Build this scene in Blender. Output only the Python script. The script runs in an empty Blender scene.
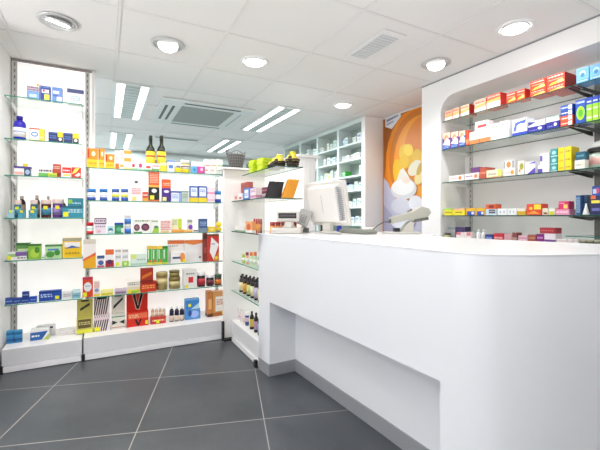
import bpy, bmesh, math, random
from mathutils import Vector, Matrix, geometry
random.seed(7)
PI = math.pi
sc = bpy.context.scene
COL = sc.collection

# ------------------------------------------------------------------ camera, world, lights, exposure
CAMH, FPX, YAW, Y0 = 1.1, 367.5, math.radians(27.95), 216.6
cam_d = bpy.data.cameras.new('camera'); cam = bpy.data.objects.new('camera', cam_d); COL.objects.link(cam)
cam_d.sensor_width = 36; cam_d.lens = FPX/600*36; cam_d.shift_y = -(225-Y0)/600; cam_d.clip_start = .02
cam.location = (0, 0, CAMH); cam.rotation_euler = (PI/2, 0, -YAW)
sc.camera = cam
W = bpy.data.worlds.new('world'); sc.world = W; W.use_nodes = True
W.node_tree.nodes['Background'].inputs[0].default_value = (.93, .96, 1, 1)
W.node_tree.nodes['Background'].inputs[1].default_value = .05      # faint ambient fill, let in where the room stays open behind the camera
sc.view_settings.view_transform = 'Standard'; sc.view_settings.look = 'None'
sc.view_settings.gamma = 1; sc.view_settings.exposure = 0.5; sc.view_settings.use_curve_mapping = False
sc.cycles.use_denoising = True
sc.cycles.max_bounces = 8; sc.cycles.transparent_max_bounces = 16
sc.cycles.sample_clamp_indirect = 6

def area(name, loc, sx, sy, power, rot=(0, 0, 0), col=(1, 1, 1), spread=PI):
    l = bpy.data.lights.new(name, 'AREA'); l.shape = 'RECTANGLE'; l.size = sx; l.size_y = sy; l.energy = power; l.color = col; l.spread = spread
    o = bpy.data.objects.new(name, l); COL.objects.link(o); o.location = loc; o.rotation_euler = rot
    return o
area('ceiling_fill_left', (-3.1, .6, 1.0), 1.6, 3.6, 75, (0, math.radians(-143), 0), (1, 1, 1), math.radians(108))          # unseen fill lamp added to brighten the ceiling from the left
area('counter_fill_low', (-3.1, .9, .9), 1.4, 3.2, 17, (0, -PI/2, 0), (.94, .97, 1))  # added fill from the left for the counter front and its recess
area('ceiling_fill_rear', (-.6, -2.9, .9), 4.5, 1.4, 70, (math.radians(143), 0, 0), (1, 1, 1), math.radians(108))  # added fill behind the camera, aimed up to brighten the ceiling
P_SPOT, P_TUBE, E_LAMP, E_TUBE, E_PANEL = 17.5, 22, 5.0, 2.4, 0.36

CEIL = 2.362
def ray(x, y):
    s, c = math.sin(YAW), math.cos(YAW); u = (x-300)/FPX; w = -(y-Y0)/FPX
    return (u*c+s, -u*s+c, w)
def atY(x, y, Y): r = ray(x, y); t = Y/r[1]; return (r[0]*t, Y, CAMH+r[2]*t)
def atX(x, y, X): r = ray(x, y); t = X/r[0]; return (X, r[1]*t, CAMH+r[2]*t)

# ------------------------------------------------------------------ materials
def lin(c): return c/12.92 if c <= .04045 else ((c+.055)/1.055)**2.4
def hexc(h): return tuple(lin(int(h[i:i+2], 16)/255) for i in (0, 2, 4))+(1,)
MC = {}
def M(h, rough=.45, metal=0, emit=0, spec=.5):
    k = (h, rough, metal, emit, spec)
    if k in MC: return MC[k]
    m = bpy.data.materials.new('paint_'+h); m.use_nodes = True
    b = m.node_tree.nodes['Principled BSDF']
    b.inputs['Base Color'].default_value = hexc(h); b.inputs['Roughness'].default_value = rough
    b.inputs['Metallic'].default_value = metal; b.inputs['Specular IOR Level'].default_value = spec
    if emit: b.inputs['Emission Color'].default_value = hexc(h); b.inputs['Emission Strength'].default_value = emit
    MC[k] = m; return m
def noisy(name, h1, h2, scale, rough=.5, bump=0, detail=4, rvar=0):
    m = bpy.data.materials.new(name); m.use_nodes = True; n = m.node_tree.nodes; L = m.node_tree.links
    b = n['Principled BSDF']; b.inputs['Roughness'].default_value = rough
    tc = n.new('ShaderNodeTexCoord'); t = n.new('ShaderNodeTexNoise'); t.inputs['Scale'].default_value = scale; t.inputs['Detail'].default_value = detail
    r = n.new('ShaderNodeValToRGB'); r.color_ramp.elements[0].position = .35; r.color_ramp.elements[1].position = .65
    r.color_ramp.elements[0].color = hexc(h1); r.color_ramp.elements[1].color = hexc(h2)
    L.new(tc.outputs['Object'], t.inputs['Vector']); L.new(t.outputs['Fac'], r.inputs['Fac']); L.new(r.outputs['Color'], b.inputs['Base Color'])
    if rvar:
        mr = n.new('ShaderNodeMapRange'); mr.inputs['To Min'].default_value = rough-rvar; mr.inputs['To Max'].default_value = rough+rvar
        L.new(t.outputs['Fac'], mr.inputs['Value']); L.new(mr.outputs['Result'], b.inputs['Roughness'])
    if bump:
        t2 = n.new('ShaderNodeTexNoise'); t2.inputs['Scale'].default_value = scale*20
        bp = n.new('ShaderNodeBump'); bp.inputs['Strength'].default_value = bump; bp.inputs['Distance'].default_value = .002
        L.new(tc.outputs['Object'], t2.inputs['Vector']); L.new(t2.outputs['Fac'], bp.inputs['Height']); L.new(bp.outputs['Normal'], b.inputs['Normal'])
    return m
def glassmat(name, tint, refl, tcol):
    m = bpy.data.materials.new(name); m.use_nodes = True; n = m.node_tree.nodes; L = m.node_tree.links
    n.remove(n['Principled BSDF']); out = n['Material Output']
    tr = n.new('ShaderNodeBsdfTransparent'); tr.inputs[0].default_value = tcol
    gl = n.new('ShaderNodeBsdfGlossy'); gl.inputs['Roughness'].default_value = .03
    di = n.new('ShaderNodeBsdfDiffuse'); di.inputs[0].default_value = hexc(tint)
    fr = n.new('ShaderNodeFresnel'); fr.inputs[0].default_value = 1.3
    ge = n.new('ShaderNodeNewGeometry'); iv = n.new('ShaderNodeMath'); iv.operation = 'SUBTRACT'; iv.inputs[0].default_value = 1; L.new(ge.outputs['Backfacing'], iv.inputs[1])
    mu = n.new('ShaderNodeMath'); mu.operation = 'MULTIPLY'; L.new(fr.outputs[0], mu.inputs[0]); L.new(iv.outputs[0], mu.inputs[1])
    a = n.new('ShaderNodeMixShader'); L.new(mu.outputs[0], a.inputs[0]); L.new(tr.outputs[0], a.inputs[1]); L.new(gl.outputs[0], a.inputs[2])
    b = n.new('ShaderNodeMixShader'); b.inputs[0].default_value = refl; L.new(a.outputs[0], b.inputs[1]); L.new(di.outputs[0], b.inputs[2])
    L.new(b.outputs[0], out.inputs[0]); return m
GLASS = glassmat('shelf_glass', 'd8eee6', .04, (.95, .985, .97, 1))
GEDGE = glassmat('shelf_glass_edge', '3f8f7c', .78, (.5, .8, .7, 1))
GEDGE_D = glassmat('shelf_glass_edge_dark', '31564e', .85, (.4, .6, .55, 1))
CLEAR = glassmat('clear_plastic', 'dfeee6', .25, (.9, .96, .93, 1))
WHITE = M('f1f0ef', .5); CEILM = M('f0edeb', .85); PANELW = M('f0eeec', .35); LAM = M('e8ebf0', .28)
METAL = M('b4b2b0', .35, .8); DARK = M('1b1b1d', .5); CHROME = M('c4c4c4', .25, .9)
def backlit():
    m = bpy.data.materials.new('backlit_panel'); m.use_nodes = True
    b = m.node_tree.nodes['Principled BSDF']; b.inputs['Base Color'].default_value = hexc('f6f2f0'); b.inputs['Roughness'].default_value = .35
    b.inputs['Emission Color'].default_value = (1, .97, .95, 1); b.inputs['Emission Strength'].default_value = E_PANEL
    return m
BACKLIT = backlit()

# ------------------------------------------------------------------ mesh helpers
class MB:
    def __init__(s): s.v = []; s.f = []; s.m = []; s.mats = []; s.sm = []
    def mi(s, m):
        if m not in s.mats: s.mats.append(m)
        return s.mats.index(m)
    def face(s, pts, m, smooth=False):
        b = len(s.v); s.v += [tuple(p) for p in pts]; s.f.append(list(range(b, b+len(pts)))); s.m.append(s.mi(m)); s.sm.append(smooth)
    def box(s, x0, y0, z0, x1, y1, z1, m, side=None, front=None, top=None):
        side = side or m; front = front or m; top = top or m
        p = [(x0,y0,z0),(x1,y0,z0),(x1,y1,z0),(x0,y1,z0),(x0,y0,z1),(x1,y0,z1),(x1,y1,z1),(x0,y1,z1)]
        b = len(s.v); s.v += p
        for q, mm in (((0,1,5,4),front),((1,2,6,5),side),((2,3,7,6),m),((3,0,4,7),side),((4,5,6,7),top),((3,2,1,0),m)):
            s.f.append([b+i for i in q]); s.m.append(s.mi(mm)); s.sm.append(False)
    def prism(s, pts, z0, z1, m, side=None):          # pts counter-clockwise in xy
        side = side or m; n = len(pts); b = len(s.v)
        s.v += [(x, y, z0) for x, y in pts]+[(x, y, z1) for x, y in pts]
        s.f.append([b+n+i for i in range(n)]); s.m.append(s.mi(m)); s.sm.append(False)
        s.f.append([b+i for i in reversed(range(n))]); s.m.append(s.mi(m)); s.sm.append(False)
        for i in range(n):
            j = (i+1) % n; s.f.append([b+i, b+j, b+n+j, b+n+i]); s.m.append(s.mi(side)); s.sm.append(False)
    def lathe(s, prof, cx, cy, m, n=20, mats=None, sx=1, sy=1):   # prof [(r,z)...] bottom to top
        b = len(s.v)
        for r, z in prof:
            for k in range(n):
                a = 2*PI*k/n; s.v.append((cx+r*sx*math.cos(a), cy+r*sy*math.sin(a), z))
        for i in range(len(prof)-1):
            mm = mats[i] if mats else m
            for k in range(n):
                l = (k+1) % n; s.f.append([b+i*n+k, b+i*n+l, b+(i+1)*n+l, b+(i+1)*n+k]); s.m.append(s.mi(mm)); s.sm.append(True)
        s.f.append([b+k for k in reversed(range(n))]); s.m.append(s.mi(mats[0] if mats else m)); s.sm.append(False)
        s.f.append([b+(len(prof)-1)*n+k for k in range(n)]); s.m.append(s.mi(mats[-1] if mats else m)); s.sm.append(False)
    def tube(s, pts, r, m, n=8):
        P = [Vector(p) for p in pts]; b = len(s.v)
        for i, p in enumerate(P):
            t = (P[min(i+1, len(P)-1)]-P[max(i-1, 0)]).normalized()
            a = t.cross(Vector((0, 0, 1)));  a = a if a.length > .05 else t.cross(Vector((1, 0, 0))); a.normalize(); c = t.cross(a)
            for k in range(n):
                q = p+(a*math.cos(2*PI*k/n)+c*math.sin(2*PI*k/n))*r; s.v.append(tuple(q))
        for i in range(len(P)-1):
            for k in range(n):
                l = (k+1) % n; s.f.append([b+i*n+k, b+(i+1)*n+k, b+(i+1)*n+l, b+i*n+l]); s.m.append(s.mi(m)); s.sm.append(True)
        s.f.append([b+k for k in range(n)]); s.m.append(s.mi(m)); s.sm.append(False)
        s.f.append([b+(len(P)-1)*n+k for k in reversed(range(n))]); s.m.append(s.mi(m)); s.sm.append(False)
    def xf(s, mat, start=0):
        for i in range(start, len(s.v)): s.v[i] = tuple(mat @ Vector(s.v[i]))
    def build(s, name, parent=None, bevel=0, seg=2):
        me = bpy.data.meshes.new(name); me.from_pydata(s.v, [], s.f)
        for m in s.mats: me.materials.append(m)
        for p, mi, sm in zip(me.polygons, s.m, s.sm): p.material_index = mi; p.use_smooth = sm
        me.update(); o = bpy.data.objects.new(name, me); COL.objects.link(o)
        if parent: o.parent = parent
        if bevel:
            b = o.modifiers.new('bevel', 'BEVEL'); b.width = bevel; b.segments = seg; b.limit_method = 'ANGLE'; b.angle_limit = math.radians(40)
        return o
def tag(o, label, cat, group=None):
    o['label'] = label; o['category'] = cat
    if group: o['group'] = group
    return o
def empty(name, loc=(0, 0, 0), rz=0, label=None, cat=None, group=None):
    o = bpy.data.objects.new(name, None); COL.objects.link(o); o.location = loc; o.rotation_euler = (0, 0, rz); o.empty_display_size = .05
    if label: tag(o, label, cat, group)
    return o
def struct(mb, name, **k): o = mb.build(name, **k); o['kind'] = 'structure'; return o
def copy_tree(o, parent=None):
    c = o.copy(); COL.objects.link(c); c.parent = parent
    for ch in [q for q in bpy.data.objects if q.parent == o]: copy_tree(ch, c)
    return c

# ------------------------------------------------------------------ room
def floor_mat():
    m = bpy.data.materials.new('slate_tiles'); m.use_nodes = True; n = m.node_tree.nodes; L = m.node_tree.links; b = n['Principled BSDF']
    tc = n.new('ShaderNodeTexCoord'); mp = n.new('ShaderNodeMapping'); mp.vector_type = 'TEXTURE'
    S = .651; mp.inputs['Location'].default_value = (-.2668*1.1, 2.5987*1.1, 0); mp.inputs['Rotation'].default_value = (0, 0, -.2945); mp.inputs['Scale'].default_value = (S, S, 1)
    L.new(tc.outputs['Object'], mp.inputs['Vector'])
    sep = n.new('ShaderNodeSeparateXYZ'); L.new(mp.outputs[0], sep.inputs[0])
    def edge(sock):
        a = n.new('ShaderNodeMath'); a.operation = 'ROUND'; L.new(sock, a.inputs[0])
        d = n.new('ShaderNodeMath'); d.operation = 'SUBTRACT'; L.new(sock, d.inputs[0]); L.new(a.outputs[0], d.inputs[1])
        e = n.new('ShaderNodeMath'); e.operation = 'ABSOLUTE'; L.new(d.outputs[0], e.inputs[0]); return e.outputs[0]
    mi = n.new('ShaderNodeMath'); mi.operation = 'MINIMUM'; L.new(edge(sep.outputs[0]), mi.inputs[0]); L.new(edge(sep.outputs[1]), mi.inputs[1])
    lt = n.new('ShaderNodeMath'); lt.operation = 'LESS_THAN'; L.new(mi.outputs[0], lt.inputs[0]); lt.inputs[1].default_value = .0042
    fl = n.new('ShaderNodeVectorMath'); fl.operation = 'FLOOR'; L.new(mp.outputs[0], fl.inputs[0])
    wn = n.new('ShaderNodeTexWhiteNoise'); L.new(fl.outputs[0], wn.inputs['Vector'])
    t = n.new('ShaderNodeTexNoise'); t.inputs['Scale'].default_value = 2.5; t.inputs['Detail'].default_value = 6; L.new(tc.outputs['Object'], t.inputs['Vector'])
    t2 = n.new('ShaderNodeTexNoise'); t2.inputs['Scale'].default_value = 90; L.new(tc.outputs['Object'], t2.inputs['Vector'])
    r = n.new('ShaderNodeValToRGB'); r.color_ramp.elements[0].position = .3; r.color_ramp.elements[1].position = .7
    r.color_ramp.elements[0].color = hexc('3e4247'); r.color_ramp.elements[1].color = hexc('54575b')
    ad = n.new('ShaderNodeMath'); ad.operation = 'MULTIPLY_ADD'; ad.inputs[1].default_value = .25; L.new(t2.outputs['Fac'], ad.inputs[0])
    s2 = n.new('ShaderNodeMath'); s2.operation = 'MULTIPLY_ADD'; s2.inputs[1].default_value = .12; s2.inputs[2].default_value = -.18; L.new(wn.outputs['Value'], s2.inputs[0])
    s3 = n.new('ShaderNodeMath'); s3.operation = 'ADD'; L.new(s2.outputs[0], s3.inputs[0]); L.new(t.outputs['Fac'], s3.inputs[1]); L.new(s3.outputs[0], ad.inputs[2])
    L.new(ad.outputs[0], r.inputs['Fac'])
    mx = n.new('ShaderNodeMixRGB'); L.new(lt.outputs[0], mx.inputs[0]); L.new(r.outputs[0], mx.inputs[1]); mx.inputs[2].default_value = hexc('a3a09a')
    L.new(mx.outputs[0], b.inputs['Base Color'])
    mr = n.new('ShaderNodeMapRange'); mr.inputs['To Min'].default_value = .26; mr.inputs['To Max'].default_value = .46; L.new(t.outputs['Fac'], mr.inputs['Value']); L.new(mr.outputs[0], b.inputs['Roughness'])
    return m
mb = MB(); mb.box(-3.2, -3, -.08, 3.2, 7.8, 0, floor_mat()); struct(mb, 'floor')
mb = MB(); mb.box(-3.2, -3, CEIL, 3.2, 7.8, CEIL+.08, CEILM); struct(mb, 'ceiling')
TB = M('ece9e7', .8); BAR_SHADE = M('d6d3d1', .85)  # the second, darker tone paints a thin shadow line along each bar
mb = MB()
for i in range(-5, 5):
    x = .0804+.6593*i
    mb.box(x-.009, -3, CEIL-.004, x+.009, 7.8, CEIL-.0005, TB); mb.box(x-.0115, -3, CEIL-.002, x-.009, 7.8, CEIL-.0005, BAR_SHADE)
for j in range(-9, 8):
    y = 3.13+.664*j
    mb.box(-3.2, y-.009, CEIL-.0038, 3.15, y+.009, CEIL-.0005, TB); mb.box(-3.2, y-.0115, CEIL-.002, 3.15, y-.009, CEIL-.0005, BAR_SHADE)
struct(mb, 'trim_1')
WALLM = M('edebea', .7)
mb = MB(); mb.box(3.156, -3, 0, 3.25, 7.8, CEIL, WALLM); struct(mb, 'wall_right')
mb = MB(); mb.box(-3.2, 7.7, 0, 3.156, 7.8, CEIL, M('dfe6e2', .7)); struct(mb, 'wall_back')
mb = MB(); mb.box(-.76, 2.95, 0, -.66, 7.7, CEIL, WALLM); struct(mb, 'wall_left')
mb = MB(); mb.box(-3.2, 2.95, 0, -.76, 3.05, CEIL, WALLM); struct(mb, 'wall_front_left')
mb = MB(); mb.box(-3.3, -3, 0, -3.2, 2.95, CEIL, WALLM); struct(mb, 'wall_far_left')
mb = MB()                                                   # dark interior windows and beam of the back room
mb.box(.2, 7.64, 2.0, 3.05, 7.7, 2.31, M('dfe6e2', .7))
for x0, x1 in ((.7, 1.55), (1.62, 2.5)): mb.box(x0, 7.625, 1.98, x1, 7.645, 2.2, M('7f8b88', .4))
struct(mb, 'window_1')

# right wall unit with a rounded opening
def round_rect(y0, z0, y1, z1, r, n=8):
    pts = []
    for cy, cz, a0 in ((y1-r, z1-r, 0), (y0+r, z1-r, 90), (y0+r, z0+r, 180), (y1-r, z0+r, 270)):
        for k in range(n+1): a = math.radians(a0+90*k/n); pts.append((cy+r*math.cos(a), cz+r*math.sin(a)))
    return pts
XF, XB = 2.72, 3.06
loop = round_rect(-1.6, .72, 2.375, 2.19, .15)
outer = [(-3, 0), (2.6, 0), (2.6, CEIL), (-3, CEIL)]
polys = [[Vector((p[0], p[1], 0)) for p in outer], [Vector((p[0], p[1], 0)) for p in reversed(loop)]]
tris = geometry.tessellate_polygon(polys); allp = outer+list(reversed(loop))
FR = M('f3f1f0', .35)
mb = MB()
for t in tris: mb.face([(XF, allp[i][0], allp[i][1]) for i in t], FR)
for i in range(len(loop)):
    a, b = loop[i], loop[(i+1) % len(loop)]
    mb.face([(XF, *a), (XF, *b), (XB, *b), (XB, *a)], FR, True)
mb.box(XB, -1.7, .6, XB+.03, 2.5, 2.3, M('ebe8e7', .5))
mb.face([(XF, 2.6, 0), (3.155, 2.6, 0), (3.155, 2.6, CEIL), (XF, 2.6, CEIL)], FR)
bm_o = struct(mb, 'wall_right_unit')
mb = MB(); mb.box(XF-.006, -3, CEIL-.014, XF+.001, 2.6, CEIL-.004, M('8a8a8c', .5)); struct(mb, 'trim_2')

# ------------------------------------------------------------------ ceiling fixtures
def spot_light(loc, rz, tilt, label, style):
    t = empty('ceiling_downlight', (loc[0], loc[1], CEIL-.0045), rz, label, 'ceiling light')
    mb = MB(); R = .115; ring = M('f0efee', .3) if style == 'white' else M('c9c8c7', .3, .3)
    prof = [(R, 0), (R, -.004), (R-.008, -.009), (R-.018, -.010), (R-.022, -.004), (R-.022, -.001)]
    n = 36; b = len(mb.v)
    for r, z in prof:
        for k in range(n): a = 2*PI*k/n; mb.v.append((r*math.cos(a), r*math.sin(a), z))
    for i in range(len(prof)-1):
        for k in range(n):
            l = (k+1) % n; mb.f.append([b+i*n+l, b+i*n+k, b+(i+1)*n+k, b+(i+1)*n+l]); mb.m.append(mb.mi(ring)); mb.sm.append(True)
    mb.build('ring', t)
    mb = MB(); mb.lathe([(R-.022, -.0035), (R-.022, -.002)], 0, 0, M('cfcfcf', .3, .4) if style != 'white' else M('ffffff', .3, 0, 2.5), 36); mb.build('reflector', t)
    lamp = M('fffdf8', .4, 0, E_LAMP)
    mb = MB(); r2 = .074 if style == 'tilt' else .085
    mb.lathe([(r2+.004, .012), (r2+.004, -.002), (r2, -.004)], 0, 0, M('dcdcdc', .25, .5), 30)
    mb.lathe([(r2-.006, -.005), (r2-.007, -.006)], 0, 0, lamp, 30)
    mb.xf(Matrix.Translation((0, 0, -.007)) @ Matrix.Rotation(tilt, 4, 'X')); mb.build('lamp', t)
    l = bpy.data.lights.new('downlight_beam', 'SPOT'); l.energy = P_SPOT; l.spot_size = math.radians(150); l.spot_blend = .8; l.shadow_soft_size = .07; l.color = (1, .99, .985)
    o = bpy.data.objects.new('downlight_beam', l); COL.objects.link(o); o.parent = t; o.location = (0, 0, -.05); o.rotation_euler = (tilt*.5, 0, 0)
spot_light((-.268, 2.826), .5, .3, 'tilted round ceiling light at far left above the narrow bay', 'tilt')
spot_light((.406, 2.818), -.3, -.38, 'grey ringed tilted ceiling light above the wide bay', 'tilt')
spot_light((1.071, 2.806), 0, 0, 'bright white ringed ceiling light above the counter end rack', 'white')
spot_light((2.367, 3.428), 0, 0, 'small far bright ceiling light nearest the white cabinet', 'white')
spot_light((2.402, 2.144), -.9, -.38, 'grey ringed tilted ceiling light near the right wall unit', 'tilt')
spot_light((2.411, 1.49), .2, 0, 'large bright ceiling light at right nearest the camera', 'white')
for x, y in ((-.268, .8), (1.07, .6), (2.4, .1), (-1.6, 1.5), (1.07, -1.2), (-.9, -1)):        # the same downlights go on behind the camera
    area('downlight_behind', (x, y, CEIL-.02), .15, .15, 2.5 if x > 1 else 6, col=(1, .99, .98))

LOUV = M('c2ccca', .4)
def tube_light(x0, x1, ya, yb, label):
    t = empty('fluorescent_fitting', ((x0+x1)/2, (ya+yb)/2, CEIL-.0045), 0, label, 'ceiling light', 'fluorescent fittings in the back room')
    w, h = (x1-x0)/2, (yb-ya)/2
    mb = MB(); mb.box(-w-.07, -h-.03, -.010, w+.07, h+.03, 0, M('e4e8e6', .5)); mb.build('frame', t)
    for s in (-1, 1):
        mb = MB(); mb.box(s*w-.032, -h, -.014, s*w+.032, h, -.0105, M('ffffff', .4, 0, E_TUBE)); mb.build('tube', t)
    mb = MB(); mb.box(-w+.04, -h, -.012, w-.04, h, -.0105, LOUV)
    for k in range(14): yy = -h+(k+.5)*2*h/14; mb.box(-w+.04, yy-.004, -.016, w-.04, yy+.004, -.012, M('a9b3b1', .4))
    mb.build('louvre', t)
    a = area('tube_light', (0, 0, -.03), x1-x0+.06, yb-ya, P_TUBE, col=(.85, .97, 1)); a.parent = t
tube_light(.135, .345, 3.84, 5.15, 'twin tube ceiling light at left, the nearer of two')
tube_light(.12, .33, 6.15, 7.45, 'twin tube ceiling light at left, the farther one above bottles')
tube_light(1.785, 1.985, 3.81, 5.04, 'twin tube ceiling light right of the air unit')
tube_light(1.765, 1.965, 5.86, 7.05, 'distant twin tube ceiling light above the wire basket')
t = empty('air_conditioner', (1.05, 4.62, CEIL-.0045), 0, 'square white ceiling air conditioner cassette with grey grille', 'air conditioner')
mb = MB(); mb.box(-.52, -.55, -.022, .52, .55, 0, M('e2e6e4', .5)); mb.build('housing', t, bevel=.006)
mb = MB(); mb.box(-.29, -.38, -.029, .31, .34, -.0225, M('a0a9a5', .5))
for k in range(16): yy = -.36+k*.045; mb.box(-.28, yy, -.033, .30, yy+.012, -.029, M('a3aca8', .5))
mb.build('grille', t)
for x0, y0, x1, y1 in ((-.46, -.34, -.43, .3), (-.385, -.34, -.355, .3), (.40, -.34, .415, .3), (-.28, -.50, .36, -.46), (-.28, .44, .36, .47)):
    mb = MB(); mb.box(x0, y0, -.0245, x1, y1, -.0225, M('4c5350', .5) if x0 < .3 else M('a8b0ad', .5)); mb.build('vent_slot', t)
mb = MB(); mb.box(-.45, -.03, -.012, .2, .03, 0, M('7d8985', .5)); mb.box(-.46, -.045, -.008, .21, .045, 0, M('dbe0de', .5))
tag(mb.build('slot_vent'), 'narrow dark slot vent in the ceiling beyond the bottles', 'vent').location = (1.15, 6.15, CEIL-.0045)
t = empty('ceiling_vent', (1.752, 2.145, CEIL-.0045), 0, 'small rectangular grey ceiling vent with white frame', 'vent')
mb = MB(); mb.box(-.095, -.24, -.006, .095, .24, 0, M('efeeed', .5)); mb.build('frame', t)
mb = MB(); mb.box(-.07, -.185, -.009, .07, .185, -.0065, M('cccfd1', .5))
for k in range(11): mb.box(-.065, -.175+k*.033, -.012, .065, -.163+k*.033, -.009, M('dddfe0', .5))
mb.build('louvre', t)

# ------------------------------------------------------------------ shelving
YF, YB, BASEF = 3.34, 3.66, 3.25
SL = M('75716e', .5)
def upright(x, z0, z1, par, axis='Y', pos=YB, face=-1, mname='cbc8c5'):
    mb = MB(); m = M(mname, .4, .15)
    def bx(a0, a1, d0, d1, zz0, zz1, mm):
        if axis == 'Y': mb.box(a0, pos-d1, zz0, a1, pos-d0, zz1, mm)
        else: mb.box(pos-d1, a0, zz0, pos-d0, a1, zz1, mm)
    bx(x-.016, x+.016, 0, .012, z0, z1, m)
    z = z0+.03
    while z < z1-.03: bx(x-.0035, x+.0035, .012, .013, z, z+.026, SL); z += .05
    return mb.build('slotted_upright', par)
# narrow left bay
t = empty('wall_shelving', (0, 0, 0), 0, 'narrow floor to ceiling backlit shelving bay at left edge', 'shelving')
mb = MB(); mb.box(-.655, YB, .03, -.10, YB+.04, CEIL-.005, PANELW, front=BACKLIT); mb.build('back_panel', t)
mb = MB(); mb.box(-.1, YB-.02, 1.52, -.078, YB+.04, CEIL-.005, PANELW); mb.build('edge_panel', t)
mb = MB(); mb.box(-.655, YB-.012, CEIL-.022, -.10, YB-.001, CEIL-.006, M('9b9390', .5)); mb.build('top_rail', t)
upright(-.635, .17, CEIL-.022, t); upright(-.133, .17, CEIL-.022, t)
def base_unit(x0, x1, par, zt=.165):
    mb = MB(); mb.box(x0, BASEF, .047, x1, YB-.001, zt, M('dcdcdf', .4), top=M('f4f2f1', .3)); mb.build('base_box', par, bevel=.003)  # front greyed for the weaker light on it, deck kept bright
    mb = MB(); mb.box(x0+.01, BASEF-.012, .006, x1-.004, BASEF+.03, .043, M('f0f0f2', .4)); mb.build('kick_board', par)
    mb = MB(); mb.box(x0-.008, BASEF-.018, .0005, x0+.010, BASEF+.03, .05, DARK); mb.build('foot', par)
base_unit(-.64, -.155, t)
# wide back bay
t = empty('wall_shelving', (0, 0, 0), 0, 'wide lower backlit shelving bay against the back', 'shelving')
mb = MB(); mb.box(-.098, YB, .03, 1.06, YB+.04, 1.50, PANELW, front=BACKLIT); mb.build('back_panel', t)
upright(.992, .17, 1.49, t)
base_unit(-.145, .925, t, .172)
# gondola at the end of the counter
GX, GXB = 1.0, 1.32
t = empty('end_rack', (0, 0, 0), 0, 'white open product rack between back bay and counter', 'shelving')
mb = MB(); mb.box(GXB, 2.43, .03, GXB+.03, 3.195, 1.466, PANELW, front=PANELW, side=BACKLIT); mb.build('back_panel', t)
mb = MB(); mb.box(.935, 3.2, .02, 1.36, 3.25, 1.52, PANELW); mb.build('end_panel', t, bevel=.004)
mb = MB(); mb.box(.915, 3.16, 1.521, 1.40, 3.335, 1.537, PANELW); mb.build('cap_board', t, bevel=.003)
mb = MB(); mb.box(1.0, 2.43, .05, GXB, 3.195, .175, M('dfdfe2', .4), top=M('f6f4f3', .3)); mb.build('base_box', t, bevel=.003)  # same greyed front and bright deck, shade put into the colour
mb = MB(); mb.box(.985, 2.51, .006, 1.02, 3.14, .045, M('f0f0f2', .4)); mb.build('kick_board', t)
mb = MB(); mb.box(.925, 3.16, .0005, 1.0, 3.24, .02, DARK); mb.box(.915, 3.185, .0005, .934, 3.215, .17, DARK); mb.build('foot', t)
mb = MB(); mb.box(.962, 2.51, .0005, .984, 2.54, .05, DARK); mb.build('foot', t)

def shelf(x0, y0, x1, y1, z, label, group, edge=GEDGE, brs=(), th=.008):
    t = empty('glass_shelf', (0, 0, 0), 0, label, 'shelf', group)
    mb = MB(); mb.box(x0, y0, z-th, x1, y1, z, GLASS, side=edge, front=edge if True else GLASS); mb.build('glass_plate', t)
    for kind, a, m in brs:
        mb = MB()
        if kind == 'Y': mb.prism([(0, 0), (0, -.16), (-.012, -.2), (-.05, -.02)][::-1], -.0015, .0015, m); mb.v = [(a+v[2]*2, y1+v[1]+.005, z-th-.002+v[0]) for v in mb.v]
        elif kind == 'X': mb.prism([(0, 0), (-.31, 0), (-.31, -.006), (-.04, -.03), (0, -.03)][::-1], -.0025, .0025, m); mb.v = [(x1+v[0], a+v[2], z-th-.001+v[1]) for v in mb.v]
        mb.build('bracket', t)
    return t
ORD = ['topmost', 'second from top', 'third from top', 'fourth from top', 'fifth from top', 'lowest']
Z1 = [1.98, 1.67, 1.403, 1.09, .78, .46]; Z2 = [1.49, 1.23, .96, .69, .462]; Z3 = [1.475, 1.238, .972, .708, .446]; Z4 = [1.967, 1.708, 1.411, 1.111]
BW = M('f2f0ee', .4)
for k, z in enumerate(Z1): shelf(-.642, YF, -.157, YB-.014, z, 'clear glass shelf in the narrow left bay, '+ORD[k], 'glass shelves of the narrow bay', GEDGE if k < 3 else GEDGE_D if k == 99 else GEDGE, [('Y', -.625, BW), ('Y', -.165, BW)])
for k, z in enumerate(Z2): shelf(-.132, YF, .965, YB-.014, z, 'long glass shelf in the wide back bay, '+ORD[k], 'glass shelves of the wide bay', GEDGE, [('Y', -.115, BW), ('Y', .955, BW)])
for k, z in enumerate(Z3): shelf(1.1 if k == 0 else 1.0, 2.44, GXB-.001, 3.19, z, 'glass shelf of the rack beside the counter, '+ORD[k], 'glass shelves of the end rack', GEDGE_D if k < 3 else GEDGE)
BK = M('2a2625', .4)
Z4B = [1.967, 1.708, 1.411, 1.111]
for k, z in enumerate(Z4): shelf(XF+.003, 1.305, XB-.015, 2.36, z, 'dark edged glass shelf in the right wall recess, '+ORD[k], 'glass shelves of the right recess', GEDGE_D, [('X', 1.325, BK), ('X', 2.333, BW)])
for k, z in enumerate(Z4B): shelf(XF+.003, .25, XB-.015, 1.295, z, 'nearer glass shelf at the right picture edge, '+ORD[k], 'nearer glass shelves of the right recess', GEDGE_D, [('X', 1.27, BK)])
shelf(XF+.003, .6, XB-.02, 1.65, .92, 'low glass shelf behind the curved counter at right', None, GEDGE)
shelf(XF+.003, .7, XB-.02, 1.34, .972, 'glass plate over pale cartons behind the curved counter', None, GEDGE, th=.006)
shelf(XF+.003, 1.66, XB-.02, 2.36, .89, 'low glass shelf behind the counter in the recess corner', None, GEDGE)
tag(upright(2.31, .8, 2.17, None, 'X', XB-.0005), 'slotted metal upright in the recess corner', 'upright')
tag(upright(1.30, .8, 2.17, None, 'X', XB-.0005, mname='6a6866'), 'dark slotted metal upright near the right picture edge', 'upright')

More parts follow.
